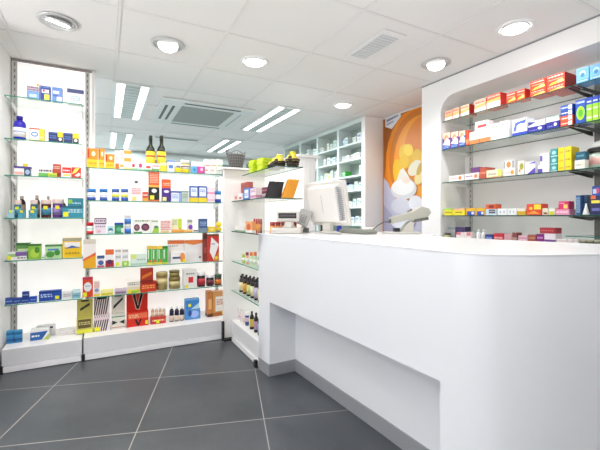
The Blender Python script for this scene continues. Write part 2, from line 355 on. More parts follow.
# ------------------------------------------------------------------ counter
FP = [(.986, 2.50), (1.0, 2.33), (1.013, 2.05), (1.025, 1.75), (1.037, 1.45), (1.048, 1.15), (1.054, .98), (1.057, .925)]
CTRL = [(1.054, .98), (1.057, .925), (1.066, .855), (1.088, .795), (1.135, .738), (1.25, .668), (1.435, .605), (1.68, .55), (1.98, .515), (2.3, .50)]
def catmull(P, n=6):
    out = []
    for i in range(1, len(P)-2):
        p0, p1, p2, p3 = [Vector(q) for q in P[i-1:i+3]]
        for k in range(n):
            t = k/n; out.append(tuple(.5*((2*p1)+(-p0+p2)*t+(2*p0-5*p1+4*p2-p3)*t*t+(-p0+3*p1-3*p2+p3)*t**3)))
    out.append(tuple(P[-2])); return out
curve = catmull(CTRL+[(2.55, .50)], 7)
ZT = .979; RZ = .513
iR = 6   # recess runs from FP[1] to about y .93
t = empty('service_counter', (0, 0, 0), 0, 'white curved pharmacy counter with recessed foot space', 'counter')
rec = [(1.2, 2.33), (1.213, 2.05), (1.226, 1.75), (1.24, 1.45), (1.25, 1.15), (1.26, .925)]
mb = MB()
def wall(a, b, z0, z1, m=LAM, sm=False): mb.face([(*a, z0), (*b, z0), (*b, z1), (*a, z1)], m, sm)
front = FP[:-1]
wall(FP[0], FP[1], 0, RZ)
for a, b in zip(FP[:-1], FP[1:]): wall(a, b, RZ, ZT-.0065, sm=(a != FP[0]))
cv = curve
full = [FP[-1]]+[c for c in cv[1:]]
nb = len(mb.v); allc = [FP[-1]]+cv[1:]
for a, b in zip(allc[:-1], allc[1:]): wall(a, b, 0, RZ, sm=True); wall(a, b, RZ, ZT-.0065, sm=True)
for a, b in zip(rec[:-1], rec[1:]): wall(a, b, 0, RZ)
wall(FP[1], rec[0], 0, RZ); wall(rec[-1], FP[-1], 0, RZ)
mb.face([(*p, RZ) for p in FP[1:]]+[(*p, RZ) for p in reversed(rec)], LAM)
back = [(2.3, .50), (2.3, .6), (2.0, .66), (1.91, .82), (1.84, 1.08), (1.77, 1.45), (1.78, 1.66), (1.95, 1.77), (1.88, 2.42), (.998, 2.42), (.997, 2.50)]
for a, b in zip(back[:-1], back[1:]): wall(a, b, 0, ZT-.0065)
wall(back[-1], FP[0], 0, ZT-.0065)
body = mb.build('body', t)
bm = bmesh.new(); bm.from_mesh(body.data); bmesh.ops.remove_doubles(bm, verts=bm.verts, dist=1e-5); bmesh.ops.recalc_face_normals(bm, faces=bm.faces); bm.to_mesh(body.data); bm.free(); body.data.set_sharp_from_angle(angle=math.radians(32))
mb = MB(); SK = M('a5a8ad', .4, .3)
def off(P, d):
    out = []
    for i, p in enumerate(P):
        a = Vector(P[max(i-1, 0)]); b = Vector(P[min(i+1, len(P)-1)]); tt = (b-a).normalized(); out.append((p[0]+tt[1]*d, p[1]-tt[0]*d))
    return out
sk = off(rec, .006); sk[0] = (sk[0][0], 2.324); pts = [(1.0-.006, 2.324)]+sk
for a, b in zip(pts[:-1], pts[1:]): mb.face([(*a, .001), (*b, .001), (*b, .085), (*a, .085)], SK)
for a, b in zip(pts[:-1], pts[1:]):
    mb.face([(*a, .085), (*b, .085), (b[0]+.006, b[1]+.006, .085), (a[0]+.006, a[1]+.006, .085)], SK)
a, b = (.981, 2.49), (.994, 2.324); mb.face([(*a, .001), (*b, .001), (*b, .085), (*a, .085)], SK)
sc2 = off(allc, -.004)
mb.build('skirting', t)
top = off(FP[:-1]+[FP[-1]]+curve[1:], .0015)
poly = [(p[0], p[1]) for p in top]; poly[0] = (poly[0][0], 2.503)
bk = [(2.32, .49), (2.32, .62), (2.02, .68), (1.93, .83), (1.86, 1.09), (1.79, 1.45), (1.80, 1.65), (1.97, 1.76), (1.90, 2.425), (.998, 2.425), (.997, 2.503)]
pl = poly+bk
area2 = sum(pl[i][0]*pl[(i+1) % len(pl)][1]-pl[(i+1) % len(pl)][0]*pl[i][1] for i in range(len(pl)))
if area2 < 0: pl = pl[::-1]
mb = MB(); mb.prism(pl, ZT-.006, ZT, M('f7f7f8', .25), side=M('eef0f3', .28))
tag(mb.build('worktop', bevel=.0015), 'smooth white worktop following the curved counter', 'worktop')

# ------------------------------------------------------------------ products
def mk_marks(mb, w, h, marks, y=0.0):
    e = 0.0
    for mk in marks:
        e += .0004; k = mk[0]
        if k == 'o':
            _, u, v, ru, rv, c = mk; n = 18
            mb.face([(-w/2+w*(u+ru*math.cos(2*PI*i/n)), y-e, h*(v+rv*math.sin(2*PI*i/n))) for i in range(n)], M(c))
        elif k == 'p':
            mb.face([(-w/2+w*u, y-e, h*v) for u, v in mk[1]], M(mk[2]))
        elif k == 't':       # rows of illegible print
            _, u0, v0, u1, v1, c = mk; rr = random.Random(int(w*1e5)); rows = max(1, int((v1-v0)*h/.012)); m = M(c)
            for r in range(rows):
                zb = v0+(v1-v0)*(r+.25)/rows; zt = v0+(v1-v0)*(r+.8)/rows; u = u0
                while u < u1-.02:
                    d = min(rr.uniform(.04, .16), u1-u); mb.face([(-w/2+w*u, y-e, h*zb), (-w/2+w*(u+d), y-e, h*zb), (-w/2+w*(u+d), y-e, h*zt), (-w/2+w*u, y-e, h*zt)], m); u += d+.04
        else:
            u0, v0, u1, v1, c = mk
            mb.face([(-w/2+w*u0, y-e, h*v0), (-w/2+w*u1, y-e, h*v0), (-w/2+w*u1, y-e, h*v1), (-w/2+w*u0, y-e, h*v1)], M(c))
def sticker(par, u, v, w, h, y=-.002, s=.026):
    mb = MB(); s = min(s, w*.45, h*.6); x = -w/2+w*u; z = h*v
    mb.box(x-s/2, y-.0015, z-s/2, x+s/2, y, z+s/2, M('f0ea2a', .5)); o = mb.build('price_sticker', par); o['label'] = 'yellow price sticker'
def make(kind, name, w, h, d, col, marks, side=None, top=None, cap='f2f2f2', st=None, inset=.0):
    """a product, front at y=0, centred in x, standing at z=0; returns its top-level object"""
    w = max(w-.002, .01)
    if kind == 'box':
        mb = MB(); mb.box(-w/2, 0, 0, w/2, d, h, M(col), side=M(side or col), top=M(top or col)); mk_marks(mb, w, h, marks)
        mk2 = [m for m in marks if m[0] not in ('o', 'p', 't')]
        for m in mk2:                                   # the same bands wrap round the sides
            u0, v0, u1, v1, c = m
            if u0 <= .01 and u1 >= .99 and not side:
                for sgn in (-1, 1):
                    x = sgn*(w/2+.0004); q = [(x, 0, h*v0), (x, d, h*v0), (x, d, h*v1), (x, 0, h*v1)]
                    mb.face(q if sgn > 0 else q[::-1], M(c))
        o = mb.build(name)
    elif kind == 'tray':        # open counter display: low front, high printed back
        mb = MB(); m = M(col)
        mb.box(-w/2, 0, 0, w/2, d, h*.45, m, top=M(top or col)); mb.box(-w/2, d*.75, h*.45, w/2, d, h, m)
        mk_marks(mb, w, h*.45, [q for q in marks if q[0] != 'b'])
        for q in marks:
            if q[0] == 'b': 
                mm = MB(); mk_marks(mm, w, h*.55, [q[1]], 0); 
                for f, mi in zip(mm.f, mm.m): mb.face([(mm.v[i][0], d*.75+mm.v[i][1], mm.v[i][2]+h*.45) for i in f], mm.mats[mi])
        o = mb.build(name)
    elif kind in ('bottle', 'jar', 'tub', 'wine'):
        o = empty(name); r = w/2; cy = r
        body = MB(); capm = MB(); lab = MB(); bc = M(col, .2)
        if kind == 'wine':
            body.lathe([(r*.95, 0), (r, .006), (r, h*.58), (r*.88, h*.65), (r*.42, h*.74), (r*.36, h*.9)], 0, cy, bc)
            capm.lathe([(r*.42, h*.84), (r*.44, h*.99), (r*.36, h)], 0, cy, M(cap, .3)); lz = (.08, .5)
        elif kind == 'bottle':
            body.lathe([(r*.94, 0), (r, .004), (r, h*.66), (r*.82, h*.76), (r*.42, h*.83), (r*.42, h*.87)], 0, cy, bc)
            capm.lathe([(r*.5, h*.84), (r*.52, h*.97), (r*.46, h)], 0, cy, M(cap, .4)); lz = (.12, .6)
        elif kind == 'jar':
            body.lathe([(r*.92, 0), (r*.97, .004), (r*.97, h*.72), (r*.86, h*.76)], 0, cy, bc)
            capm.lathe([(r*.98, h*.75), (r, h*.78), (r, h*.97), (r*.94, h)], 0, cy, M(cap, .4)); lz = (.1, .66)
        else:
            body.lathe([(r*.9, 0), (r*.96, .004), (r*.96, h*.7)], 0, cy, bc)
            capm.lathe([(r, h*.7), (r, h*.96), (r*.95, h)], 0, cy, M(cap, .4)); lz = (.0, .3)
        body.build('body', o); capm.build('cap' if kind != 'jar' else 'lid', o)
        rl = r*1.008 if kind != 'tub' else r*.975
        if marks:
            for q in marks:
                v0, v1, c = q[-3:]
                lab.lathe([(rl, h*v0), (rl, h*v1)], 0, cy, M(c)); rl *= 1.006
            lab.build('label', o)
        for ch in (x for x in bpy.data.objects if x.parent == o): pass
    if st: sticker(o, st[0], st[1], w, h)
    return o

NOUN = {'box': ('medicine_box', 'box'), 'tray': ('display_box', 'box'), 'bottle': ('medicine_bottle', 'bottle'), 'jar': ('lidded_jar', 'jar'), 'tub': ('round_tub', 'tub'), 'wine': ('tonic_bottle', 'bottle')}
class Shelf:
    def __init__(s, axis, pos, z, phrase, group): s.axis, s.pos, s.z, s.phrase, s.group = axis, pos, z+.0006, phrase, group; s.last = None
    def put(s, x0, x1, yt, desc, col='f0f0f0', marks=(), kind='box', d=None, back=0, on=None, side=None, top=None, cap='f2f2f2', st=None, name=None, group=None, full=None, y_bot=None):
        pos = s.pos+back; f = atY if s.axis == 'Y' else atX
        a = f(x0, yt, pos); b = f(x1, yt, pos); c = f((x0+x1)/2, yt, pos)
        z = on.get('ztop')+.0004 if on else s.z
        w = abs(b[0]-a[0]) if s.axis == 'Y' else abs(b[1]-a[1])
        h = max(c[2]-z, .012)
        if kind in ('bottle', 'jar', 'tub', 'wine'):
            if s.axis == 'X': w = (x1-x0)*(c[0]*math.sin(YAW)+c[1]*math.cos(YAW))/FPX      # round things: true diameter
            d = w
        if d is None: d = min(.12, max(.03, w*.55))
        o = make(kind, name or NOUN[kind][0], w, h, d, col, list(marks), side, top, cap, st)
        if s.axis == 'Y': o.location = ((a[0]+b[0])/2, pos, z)
        else: o.location = (pos, (a[1]+b[1])/2, z); o.rotation_euler = (0, 0, -PI/2)
        tag(o, full or (desc+' '+s.phrase), NOUN[kind][1], group or s.group)
        return {'ztop': z+h, 'o': o}
W_, R_, B_, N_, Y_, G_, O_, T_ = 'f1efee', 'c8281f', '2c62b8', '1d2c6b', 'f2d022', '55a83a', 'e8731e', '2e8c9a'
#--- narrow bay
S = Shelf('Y', YF+.02, Z1[0], "on the narrow bay's top shelf", 'products on the narrow bay top shelf')
S.put(26.7, 39.2, 83.3, 'white and light blue box with red print', W_, [(0, .5, 1, .8, 'c9c2d0'), (0, 0, 1, .5, '7fa6dc'), ('t', .05, .5, .95, .8, '8c4a6c'), (.8, .86, 1, 1, 'e9b83a'), (.2, .1, .8, .3, 'c9dff2')])
S.put(40, 50.6, 86, 'dark blue box with yellow patch', '26429a', [(.4, .05, .9, .42, 'efe84a'), (.15, .5, .85, .75, 'dfe6f5'), ('o', .35, .66, .12, .08, R_), (0, .88, 1, .94, '6f95d8')])
S.put(52, 62.4, 87.5, 'mid blue box with white marks', '5b83c9', [(.1, .55, .7, .75, 'dfe8f7'), (.45, .05, .95, .35, 'e9f0fa'), ('t', .1, .3, .6, .5, '26429a')])
S.put(67, 84, 89.3, 'wide white box with dark blue top', W_, [(0, .72, 1, 1, N_), ('o', .5, .36, .3, .2, '8fb3e0'), ('o', .5, .36, .22, .12, W_), ('t', .35, .28, .65, .42, B_)])
S = Shelf('Y', YF+.02, Z1[1], "on the narrow bay's second shelf", 'products on the narrow bay second shelf')
S.put(11.7, 25.4, 115, 'cobalt blue bottle with white label', '2a1fa8', [(.1, .5, 'f0f0f4'), (.3, .36, 'a9b4dd')], 'bottle', cap='23188f')
S.put(29, 44.3, 128.3, 'yellow and white box with blue oval', 'f0d23a', [(.06, .06, .66, .92, W_), ('o', .36, .5, .24, .2, '4a6cc0'), ('o', .36, .5, .18, .12, 'dce6f5'), (0, .9, .7, 1, 'c8452f'), (.7, .2, .95, .35, 'e8e0a0')])
S.put(48.3, 57.3, 132, 'navy box left of a yellow striped one', '23315f', [('t', .1, .3, .9, .7, '5577c0'), (0, .85, 1, 1, '3d55a0')])
S.put(57.4, 63, 132, 'small black and yellow box between navy boxes', '22252c', [(0, .5, 1, 1, Y_), ('o', .5, .3, .3, .15, W_)])
S.put(63.3, 72.5, 133, 'navy box right of the black and yellow one', '23315f', [('t', .1, .3, .9, .7, '5577c0'), (0, .85, 1, 1, '3d55a0')])
S.put(72.7, 78.8, 133.5, 'small black and yellow box at right end', '22252c', [(0, .5, 1, 1, Y_), ('o', .5, .3, .3, .15, W_)])
S = Shelf('Y', YF+.02, Z1[2], "on the narrow bay's third shelf", 'products on the narrow bay third shelf')
a = S.put(13.7, 31, 166.3, 'white, purple topped box with navy corner', W_, [(0, .78, 1, 1, '4a3a8c'), (.6, 0, 1, .78, '24365f'), ('o', .8, .4, .14, .28, 'a8c0dc'), (.05, .1, .55, .4, 'f0b8b0')])
S.put(22.5, 27.5, 163.6, 'tiny yellow carton lying on a purple box', Y_, on=a)
S.put(38.3, 52.3, 168, 'low white and green box', W_, [(0, 0, 1, .42, '6fb858'), ('t', .05, .5, .95, .85, '333333')])
S.put(48, 57, 173, 'low lime green pack in front', 'd3dc3c', [(.1, .2, .9, .5, '7fbf4a')], back=-.018, d=.015)
S.put(52.6, 61, 164, 'tall brick red box', 'bb4a36', [('t', .1, .6, .9, .85, 'f0c8b8'), (0, .1, 1, .3, '8e2c22')])
S.put(62, 71, 167.3, 'red box with white foot', 'd8332c', [(0, 0, 1, .42, W_), ('t', .1, .55, .9, .8, W_), (.1, .15, .9, .3, Y_)])
S.put(71.3, 81, 167.3, 'red box with yellow and white swirl', 'd8332c', [('p', [(0, .3), (.4, .9), (.9, .95), (.5, .5)], 'f6ee62'), ('p', [(.3, .2), (.8, .5), (1, .3), (.7, .1)], W_)])
S = Shelf('Y', YF+.015, Z1[3], "on the narrow bay's fourth shelf", 'products on the narrow bay fourth shelf')
S.put(7.5, 14, 210, 'small pale blue pack at far left', '9fd0dc', st=(.5, .8), d=.03)
S.put(18, 25, 210, 'small teal pack, second from left', '4b9fb8', st=(.5, .8), d=.03)
S.put(28.3, 36.5, 210, 'small teal pack, third from left', '4b9fb8', st=(.5, .8), d=.03)
for x0, x1, yt, c, l in ((13, 21, 200, '2e6f88', 'dark teal bottle with white cap, leftmost'), (29.5, 37.5, 199.7, '2e5f78', 'dark teal bottle with white cap, second along'), (40, 51, 199.5, '55222a', 'dark red bottle with white cap'), (51.6, 63, 198.8, '6a3a8c', 'purple bottle with white cap')):
    S.put(x0, x1, yt, l, c, [(.15, .55, {'55222a': '4c8fb0', '6a3a8c': '9c7fc0'}.get(c, '57a0b8'))], 'jar', back=.045, cap='e2ccc4', st=(.5, .55))
for x0, x1, yt, l in ((17, 25.5, 195.5, 'brown bottle in the rear row, leftmost'), (33, 40, 195, 'brown bottle in the rear row, second along'), (45, 51, 196, 'brown bottle in the rear row, third along'), (58, 66, 199, 'brown bottle in the rear row, rightmost')):
    S.put(x0, x1, yt, l, '3a2420', [(.15, .6, 'a89078')], 'bottle', back=.14, cap='dcc8c0')
a = S.put(62, 83, 206, 'lower wide teal box of a stack', '2f8fa3', [('t', .3, .4, .95, .75, 'c9e6ec'), (0, .85, 1, 1, '1f6578'), (.05, .1, .3, .5, 'f0ea2a')], d=.1)
S.put(67.5, 83.2, 198, 'upper teal box of a stack', '2c8193', [('t', .3, .2, .9, .5, 'bfe0e8'), (.05, .3, .3, .8, '8fc43a')], on=a, back=.02, d=.08)
S = Shelf('Y', YF+.015, Z1[4], "on the narrow bay's fifth shelf", 'products on the narrow bay fifth shelf')
S.put(7.5, 27, 252, 'low purple, green and white pack', W_, [(0, .4, .6, .8, '9fc886'), (.4, .5, 1, 1, '7a5aa0'), ('t', .5, .1, .95, .4, '8a8a8a')], d=.035, st=(.07, .3))
S.put(16, 30, 243, 'dark green box in the rear', '5f9a4c', [(0, .85, 1, 1, '3c6e38'), (.1, .5, .9, .65, 'cfe0b0')], back=.05)
S.put(28, 41, 244, 'green and yellow leaf patterned box', '8fc440', [('o', .5, .4, .35, .3, 'b8dc4c'), ('o', .7, .6, .2, .2, '4c8f38'), (0, .88, 1, 1, '2f6a3a')])
S.put(41.3, 44.7, 255, 'tiny white pack between green boxes', W_, [(.2, .2, .8, .5, G_)])
S.put(45, 62, 244.5, 'green and white box with blue swoosh', 'b9dca4', [(0, .86, 1, 1, '4b7f58'), ('o', .3, .3, .25, .22, '4c9a3c'), ('o', .72, .42, .18, .2, '3f8a34'), (.15, .58, .8, .7, '4a8fc8')])
S.put(62.3, 81.3, 238, 'yellow box with grey top and blue wave', 'f0c522', [(0, .84, 1, 1, 'a8a48c'), (.1, .55, .95, .78, W_), ('p', [(.1, .45), (.5, .62), (.95, .5), (.5, .5)], '3a62b0'), ('t', .15, .15, .9, .3, 'b8901a')])
S = Shelf('Y', YF+.015, Z1[5], "on the narrow bay's sixth shelf", 'products on the narrow bay sixth shelf')
S.put(5, 13, 298, 'small dark blue box at far left', '2b4c9c', [('t', .1, .3, .9, .6, '90b0e0')])
S.put(13.3, 21, 298, 'small dark blue box, second from left', '2b4c9c', [('t', .1, .3, .9, .6, '90b0e0')])
a = S.put(21.3, 29.4, 297.6, 'lower dark blue box of a pair', '2444a0', [('t', .1, .3, .9, .6, '90b0e0')])
S.put(21.8, 29, 291.8, 'upper dark blue box of a pair', '27428f', [('t', .1, .3, .9, .6, 'b8cdf0')], on=a)
S.put(29.6, 36.7, 296.6, 'bright blue small box', '2353c0', [('t', .1, .3, .9, .6, '90b0e0')])
S.put(38.7, 61.3, 291, 'long blue box with yellow price sticker', '2350ae', [('t', .08, .35, .6, .75, 'c9daf6'), (0, .88, 1, 1, '1a3a80')], st=(.82, .3), d=.06)
S.put(62.5, 72, 291.2, 'white box with fine grey print', W_, [('t', .1, .3, .9, .7, '9aa')], d=.06) if False else S.put(62.5, 72, 291.2, 'white box with fine grey print', W_, [('t', .1, .3, .9, .7, '9aa0a6')], d=.06)
S.put(72.3, 80.3, 290.4, 'pale teal box at right end', '8fc3cf', [(0, .7, 1, 1, 'd8ecef'), ('t', .1, .2, .9, .5, '4f8fa0')], d=.06)
S = Shelf('Y', 3.385, .1655, "on the narrow bay's base", 'products on the narrow bay base')
a = S.put(6, 14, 337, 'lower left blue box of four', '3a86c0', [(0, .3, 1, .7, '1f5a94')]); b = S.put(14.2, 22, 336.4, 'lower right blue box of four', '3a86c0', [(0, .3, 1, .7, '1f5a94')])
S.put(6, 14, 331, 'upper left blue box of four', '3f9ac8', [(0, .3, 1, .7, '2468a0')], on=a); S.put(14.2, 22, 330.4, 'upper right blue box of four', '3f9ac8', [(0, .3, 1, .7, '2468a0')], on=b)
S.put(30, 49, 329.5, 'blue and white box with green corner', W_, [('p', [(0, 0), (.62, 0), (.95, .8), (0, .75)], '2b66b4'), ('t', .08, .25, .5, .55, W_), ('p', [(.7, 0), (1, 0), (1, .5)], 'b9d04a')], d=.07)
S.put(36, 55, 325.5, 'white box with navy stripe standing behind', W_, [(0, .7, .9, .85, '22356e')], back=.09, d=.05)
S.put(58, 74, 331, 'flat white carton', 'efeaea', [('t', .1, .3, .6, .6, 'c8b8b8')], back=.06, d=.12)
#--- wide bay
S = Shelf('Y', YF+.02, Z2[0], "on the wide bay's top shelf", 'products on the wide bay top shelf')
org = [(0, 0, 1, .42, 'f6cb2a'), ('o', .6, .72, .17, .13, 'fbe9c0'), (.08, .5, .22, .95, 'cf3a1c'), ('t', .2, .15, .9, .3, 'd8961c')]
S.put(86.7, 98, 148.3, 'tall orange and yellow box at left end', 'f0931f', org); S.put(98.2, 104.8, 148.5, 'narrow orange and yellow box, second from left', 'f0931f', org)
S.put(105, 114.8, 154, 'shorter orange and yellow box', 'f0931f', org)
S.put(115, 119.3, 150.5, 'narrow white and orange box', W_, [(0, 0, 1, .3, O_), ('t', .1, .5, .9, .7, 'd88')] if False else [(0, 0, 1, .3, O_), ('t', .1, .5, .9, .7, 'd99090')])
S.put(119.5, 123.8, 150.2, 'narrow white box with orange print', W_, [(0, .1, 1, .25, 'f0b060'), ('t', .1, .5, .9, .9, 'e0a0a0')])
S.put(124, 131.3, 149.6, 'white box with orange bands', W_, [(0, .78, 1, .95, 'f0a83a'), (0, .4, 1, .58, 'f0a83a'), (0, 0, 1, .1, 'f5d88a')])
S.put(131.6, 136.8, 160.8, 'small white box with red emblem', W_, [(.1, .3, .6, .65, 'cf3040'), (0, 0, 1, .2, '9fd0a0')], d=.05)
S.put(137, 144, 161, 'small white box with pink emblem', W_, [('o', .5, .5, .25, .25, 'c84a70'), (0, 0, 1, .2, 'b8d8c0')], d=.05)
S.put(144.6, 152.2, 163, 'small white box before the left bottle', W_, [(.2, .3, .8, .6, 'd84848'), (0, 0, 1, .18, '8fc890')], d=.03)
S.put(152.5, 159.8, 163.5, 'small white box between the bottles', W_, [(0, 0, .9, .3, '7fae5a'), ('t', .1, .5, .9, .8, 'd06060')], d=.03)
for x, l in ((146.3, 'dark green tonic bottle with yellow label, left of two'), (157.3, 'dark green tonic bottle with yellow label, right of two')):
    o = S.put(x, x+9.4, 134.8, l, '26301f', [(.1, .56, 'f2d93a'), (.4, .45, 'c8603a')], 'wine', back=.06, cap='20281c')
S.put(160.3, 166.8, 162.8, 'yellow box below the right tonic bottle', 'f3dc3e', [(0, .7, 1, 1, 'f6f0c0')], d=.03)
S.put(167.2, 174.6, 160.3, 'white and blue box', 'e8ecf4', [(.2, .3, .8, .6, '5a86c8'), (0, .85, 1, 1, '7f9fd8')])
S.put(175, 181, 162, 'white and yellow box with blue print', W_, [(0, 0, 1, .55, 'f3d22c'), (.2, .45, .9, .65, '6a80b0')], st=(.4, .3))
S.put(181.4, 190.3, 160, 'yellow jar with white top', 'f4d32a', [(.3, .62, W_), (.45, .55, '8a5a30')], 'tub', cap='f4f0e6')
S.put(191.8, 197, 161.6, 'white pack with sky blue foot', W_, [(0, 0, 1, .6, '62b0e0'), ('o', .5, .3, .2, .15, '2f80c0')])
S.put(197.2, 204.6, 162, 'white pack with magenta foot', W_, [(0, 0, 1, .6, 'd84a9c'), ('o', .6, .35, .2, .15, 'f0c0e0')])
for i, c in enumerate(('e08080', 'e6a070', '9fcf5a')): S.put(205+i*5.9, 210.7+i*5.9, 159.5, 'white carton with %s line' % ('pink', 'orange', 'green')[i], 'f2f0ea', [(.1, .55, .9, .62, c), (.1, .2, .5, .3, c)], d=.07)
S = Shelf('Y', YF+.02, Z2[1], "on the wide bay's second shelf", 'products on the wide bay second shelf')
for i, (x0, x1, l) in enumerate(((86.7, 96, 'leftmost of four'), (99.3, 107.8, 'second of four'), (111.6, 119.6, 'third of four'), (121, 128.8, 'rightmost of four'))):
    S.put(x0, x1, 188.6, 'white tub with blue lid, '+l+',', W_, [(0, .28, '3a5cb4')]+([(.3, .55, 'e8e85a')] if i > 1 else [(.36, .5, 'dfe3ea')]), 'tub', cap='3f8ad8' if i < 2 else '5a80c8')
S.put(131, 141.5, 179.5, 'tall white box with red print', 'f6f3f2', [('o', .5, .88, .18, .06, '4a5a50'), ('t', .05, .3, .95, .6, 'd83a44'), (.1, .02, .5, .2, 'f0d878')])
S.put(142.5, 148.4, 192, 'small red and orange box', 'd64a32', [(0, 0, 1, .35, 'f0a83a'), ('t', .1, .5, .9, .8, W_)])
S.put(148.8, 159.5, 172, 'tall box, orange above, black below', 'e8683a', [(0, .05, 1, .48, '1e1a1c'), (0, .48, 1, .55, 'f0b84a'), ('o', .5, .36, .25, .07, 'f0f0f0'), ('t', .1, .62, .9, .95, 'f6c8b0'), (.1, .06, .5, .2, 'f0e44a')])
S.put(162, 170.9, 179.3, 'orange and purple box', 'e8602c', [(0, 0, 1, .6, '4a2a88'), ('o', .5, .45, .3, .06, W_), (.05, .03, .5, .2, 'f0e88a'), ('t', .1, .7, .9, .85, 'f8d0b8')])
S.put(171.3, 181, 191, 'light blue and white box', 'dfe8f6', [(0, .84, 1, 1, '3a50a8'), ('t', .1, .3, .7, .7, '7088c8'), (.8, 0, 1, .84, '8fa8dc')])
S.put(181.6, 188.6, 190.6, 'grey green box', 'b9c6be', [('t', .1, .3, .9, .7, '8a9a90'), (0, .85, 1, 1, '98a8a0')])
for x0, x1, l in ((189.8, 198.2, 'left of a pair'), (198.4, 207, 'right of a pair')): S.put(x0, x1, 186, 'blue framed white box, '+l+',', '3a5cb0', [(.1, .36, .9, .9, 'e4ecf6'), (0, 0, 1, .28, 'f0d236'), ('t', .2, .6, .8, .8, '6a8ac8')])
S.put(207.4, 215, 187, 'pale pink box', 'f4e0ea', [(0, .55, 1, .66, 'e890b8'), (0, .1, 1, .2, 'f0c0d8')])
S.put(215.6, 222.2, 191, 'small blue lidded white tub at right end', W_, [(0, .3, '2a4aa8')], 'tub', cap='3f96dc')
S = Shelf('Y', YF+.02, Z2[2], "on the wide bay's third shelf", 'products on the wide bay third shelf')
S.put(86, 93.7, 222.3, 'white tub with red lid', W_, [(0, .28, 'd83038'), (.42, .5, '8fd0a8')], 'tub', cap='d8202c')
S.put(94.2, 106.6, 218, 'white box with mauve framed top', 'f1e6ee', [(0, .62, 1, 1, '6a4a6c'), (.07, .7, .93, .92, 'efe4ec'), ('t', .12, .73, .88, .9, '6a4a6c'), (.2, .1, .5, .3, 'e8b0b8'), ('t', .1, .38, .9, .55, 'b8a0b8')])
S.put(107.2, 114, 226, 'low teal and white pack', 'b8dce4', [('o', .5, .5, .35, .25, '3f7f98'), ('o', .5, .3, .3, .12, W_)])
S.put(114.4, 123.6, 222.6, 'green box with blue top', '2f8a5a', [(0, .78, 1, 1, '2848a0'), ('o', .5, .4, .3, .2, '6ab88a'), (.75, .1, .95, .5, W_)])
a = S.put(124.3, 131.6, 225, 'white and blue tub at the stack bottom', W_, [(0, .6, '3a78c8')], 'tub', cap='f0f0f2')
S.put(124.3, 131.6, 214.6, 'white and blue tub at the stack top', W_, [(.1, .62, '4a84cc')], 'tub', cap='f4f2f2', on=a)
S.put(133.3, 150.5, 219, 'wide white box with two plum ovals', 'f4f2ef', [('o', .2, .4, .17, .24, '6a3448'), ('o', .2, .4, .1, .14, '9c6a78'), ('o', .7, .42, .24, .26, '5c2c40'), ('o', .7, .42, .15, .15, '8a5068'), ('t', .1, .78, .95, .95, '7fa870'), (.02, 0, .5, .1, '4a8f3c')])
S.put(150.8, 159, 219, 'white box with leaf green corner', 'f2f1ec', [('p', [(.1, 0), (1, 0), (1, .45), (.5, .5)], 'a4cc4a'), ('o', .65, .42, .28, .1, '4f8a6a'), ('t', .1, .75, .9, .92, '7fa870')])
S.put(160.8, 171, 220.3, 'red print on white box', 'f3eae6', [('t', .02, .2, .98, .6, 'd8302c'), ('t', .02, .62, .98, .98, 'd84a40'), (0, 0, .8, .15, 'e8c880')])
S.put(172, 182, 218.2, 'pale yellow and green box', 'eeeeca', [(.6, .3, 1, .95, 'c9dc4a'), (.7, .1, .95, .3, 'a0b030'), ('t', .05, .5, .5, .9, 'a8b880')], back=.03)
S.put(172, 184, 229.3, 'low orange pack left of another', 'f0a040', [(0, .6, 1, 1, 'f6c070')], d=.025)
S.put(184.2, 192.6, 229.5, 'low orange pack with pale top', 'f2b456', [(0, .6, 1, 1, 'f6dca0')], d=.025)
S.put(187, 192.9, 219.2, 'white box with violet circle', 'e6e4e0', [('o', .6, .38, .38, .2, '7a48b8'), (.1, .75, .9, .95, 'a0a898')], back=.03)
S.put(194, 198.2, 229.5, 'tiny navy and white pack', W_, [(0, .3, 1, .7, N_)], d=.03)
S.put(199, 207.5, 218.7, 'slate blue box', '3a5a8c', [('t', .1, .45, .9, .8, 'a8c0e0'), (0, 0, 1, .3, '7a8a9c')])
S.put(208.2, 215.7, 226.6, 'low yellow pack', 'f0cc2a', [('o', .5, .5, .3, .25, 'f6e48a')], d=.05)
o = empty('bath_toy', (atY(218.7, 230, YF+.05)[0], YF+.05, Z2[2]+.0006), 0, 'small round headed yellow figure at the third shelf end', 'toy', None)
mb = MB(); mb.lathe([(.015, 0), (.026, .008), (.028, .02), (.022, .036), (.012, .042)], 0, 0, M('f2cf1e', .4)); mb.build('body', o)
mb = MB(); mb.lathe([(.006, .041), (.022, .047), (.028, .062), (.024, .08), (.008, .092)], 0, 0, M('f7dc28', .4)); mb.build('head', o)
mb = MB(); mb.lathe([(.004, 0), (.009, .004), (.007, .012)], -.014, -.026, M('4a9fb8', .4)); mb.build('foot_pad', o)
S = Shelf('Y', YF+.015, Z2[3], "on the wide bay's fourth shelf", 'products on the wide bay fourth shelf')
S.put(83, 96, 239.5, 'tall white box with orange foot', 'f2ece6', [('p', [(0, 0), (1, 0), (1, .45), (0, .25)], 'efae22'), ('p', [(0, .25), (1, .45), (1, .55), (0, .33)], 'e8683a'), (0, .85, 1, 1, 'd8d0c0')])
S.put(97, 104.7, 255.5, 'navy, pink and white small box', 'efe8ec', [(0, .75, 1, 1, '4a5a8c'), ('o', .5, .4, .38, .2, '4a6aa0'), (0, 0, 1, .18, 'c86a80')])
S.put(105.2, 114, 249.3, 'orange topped white box with dark red foot', W_, [(0, .7, 1, 1, 'e0703a'), (0, 0, 1, .38, 'a82c40'), ('o', .5, .3, .35, .12, '5a2c60')])
S.put(114.7, 121.6, 248.8, 'white box with yellow spot', 'f2f0ee', [('o', .4, .14, .3, .12, 'ecea4a'), ('t', .1, .45, .9, .62, '7a8a9a'), ('t', .1, .8, .9, .95, 'a08a80')])
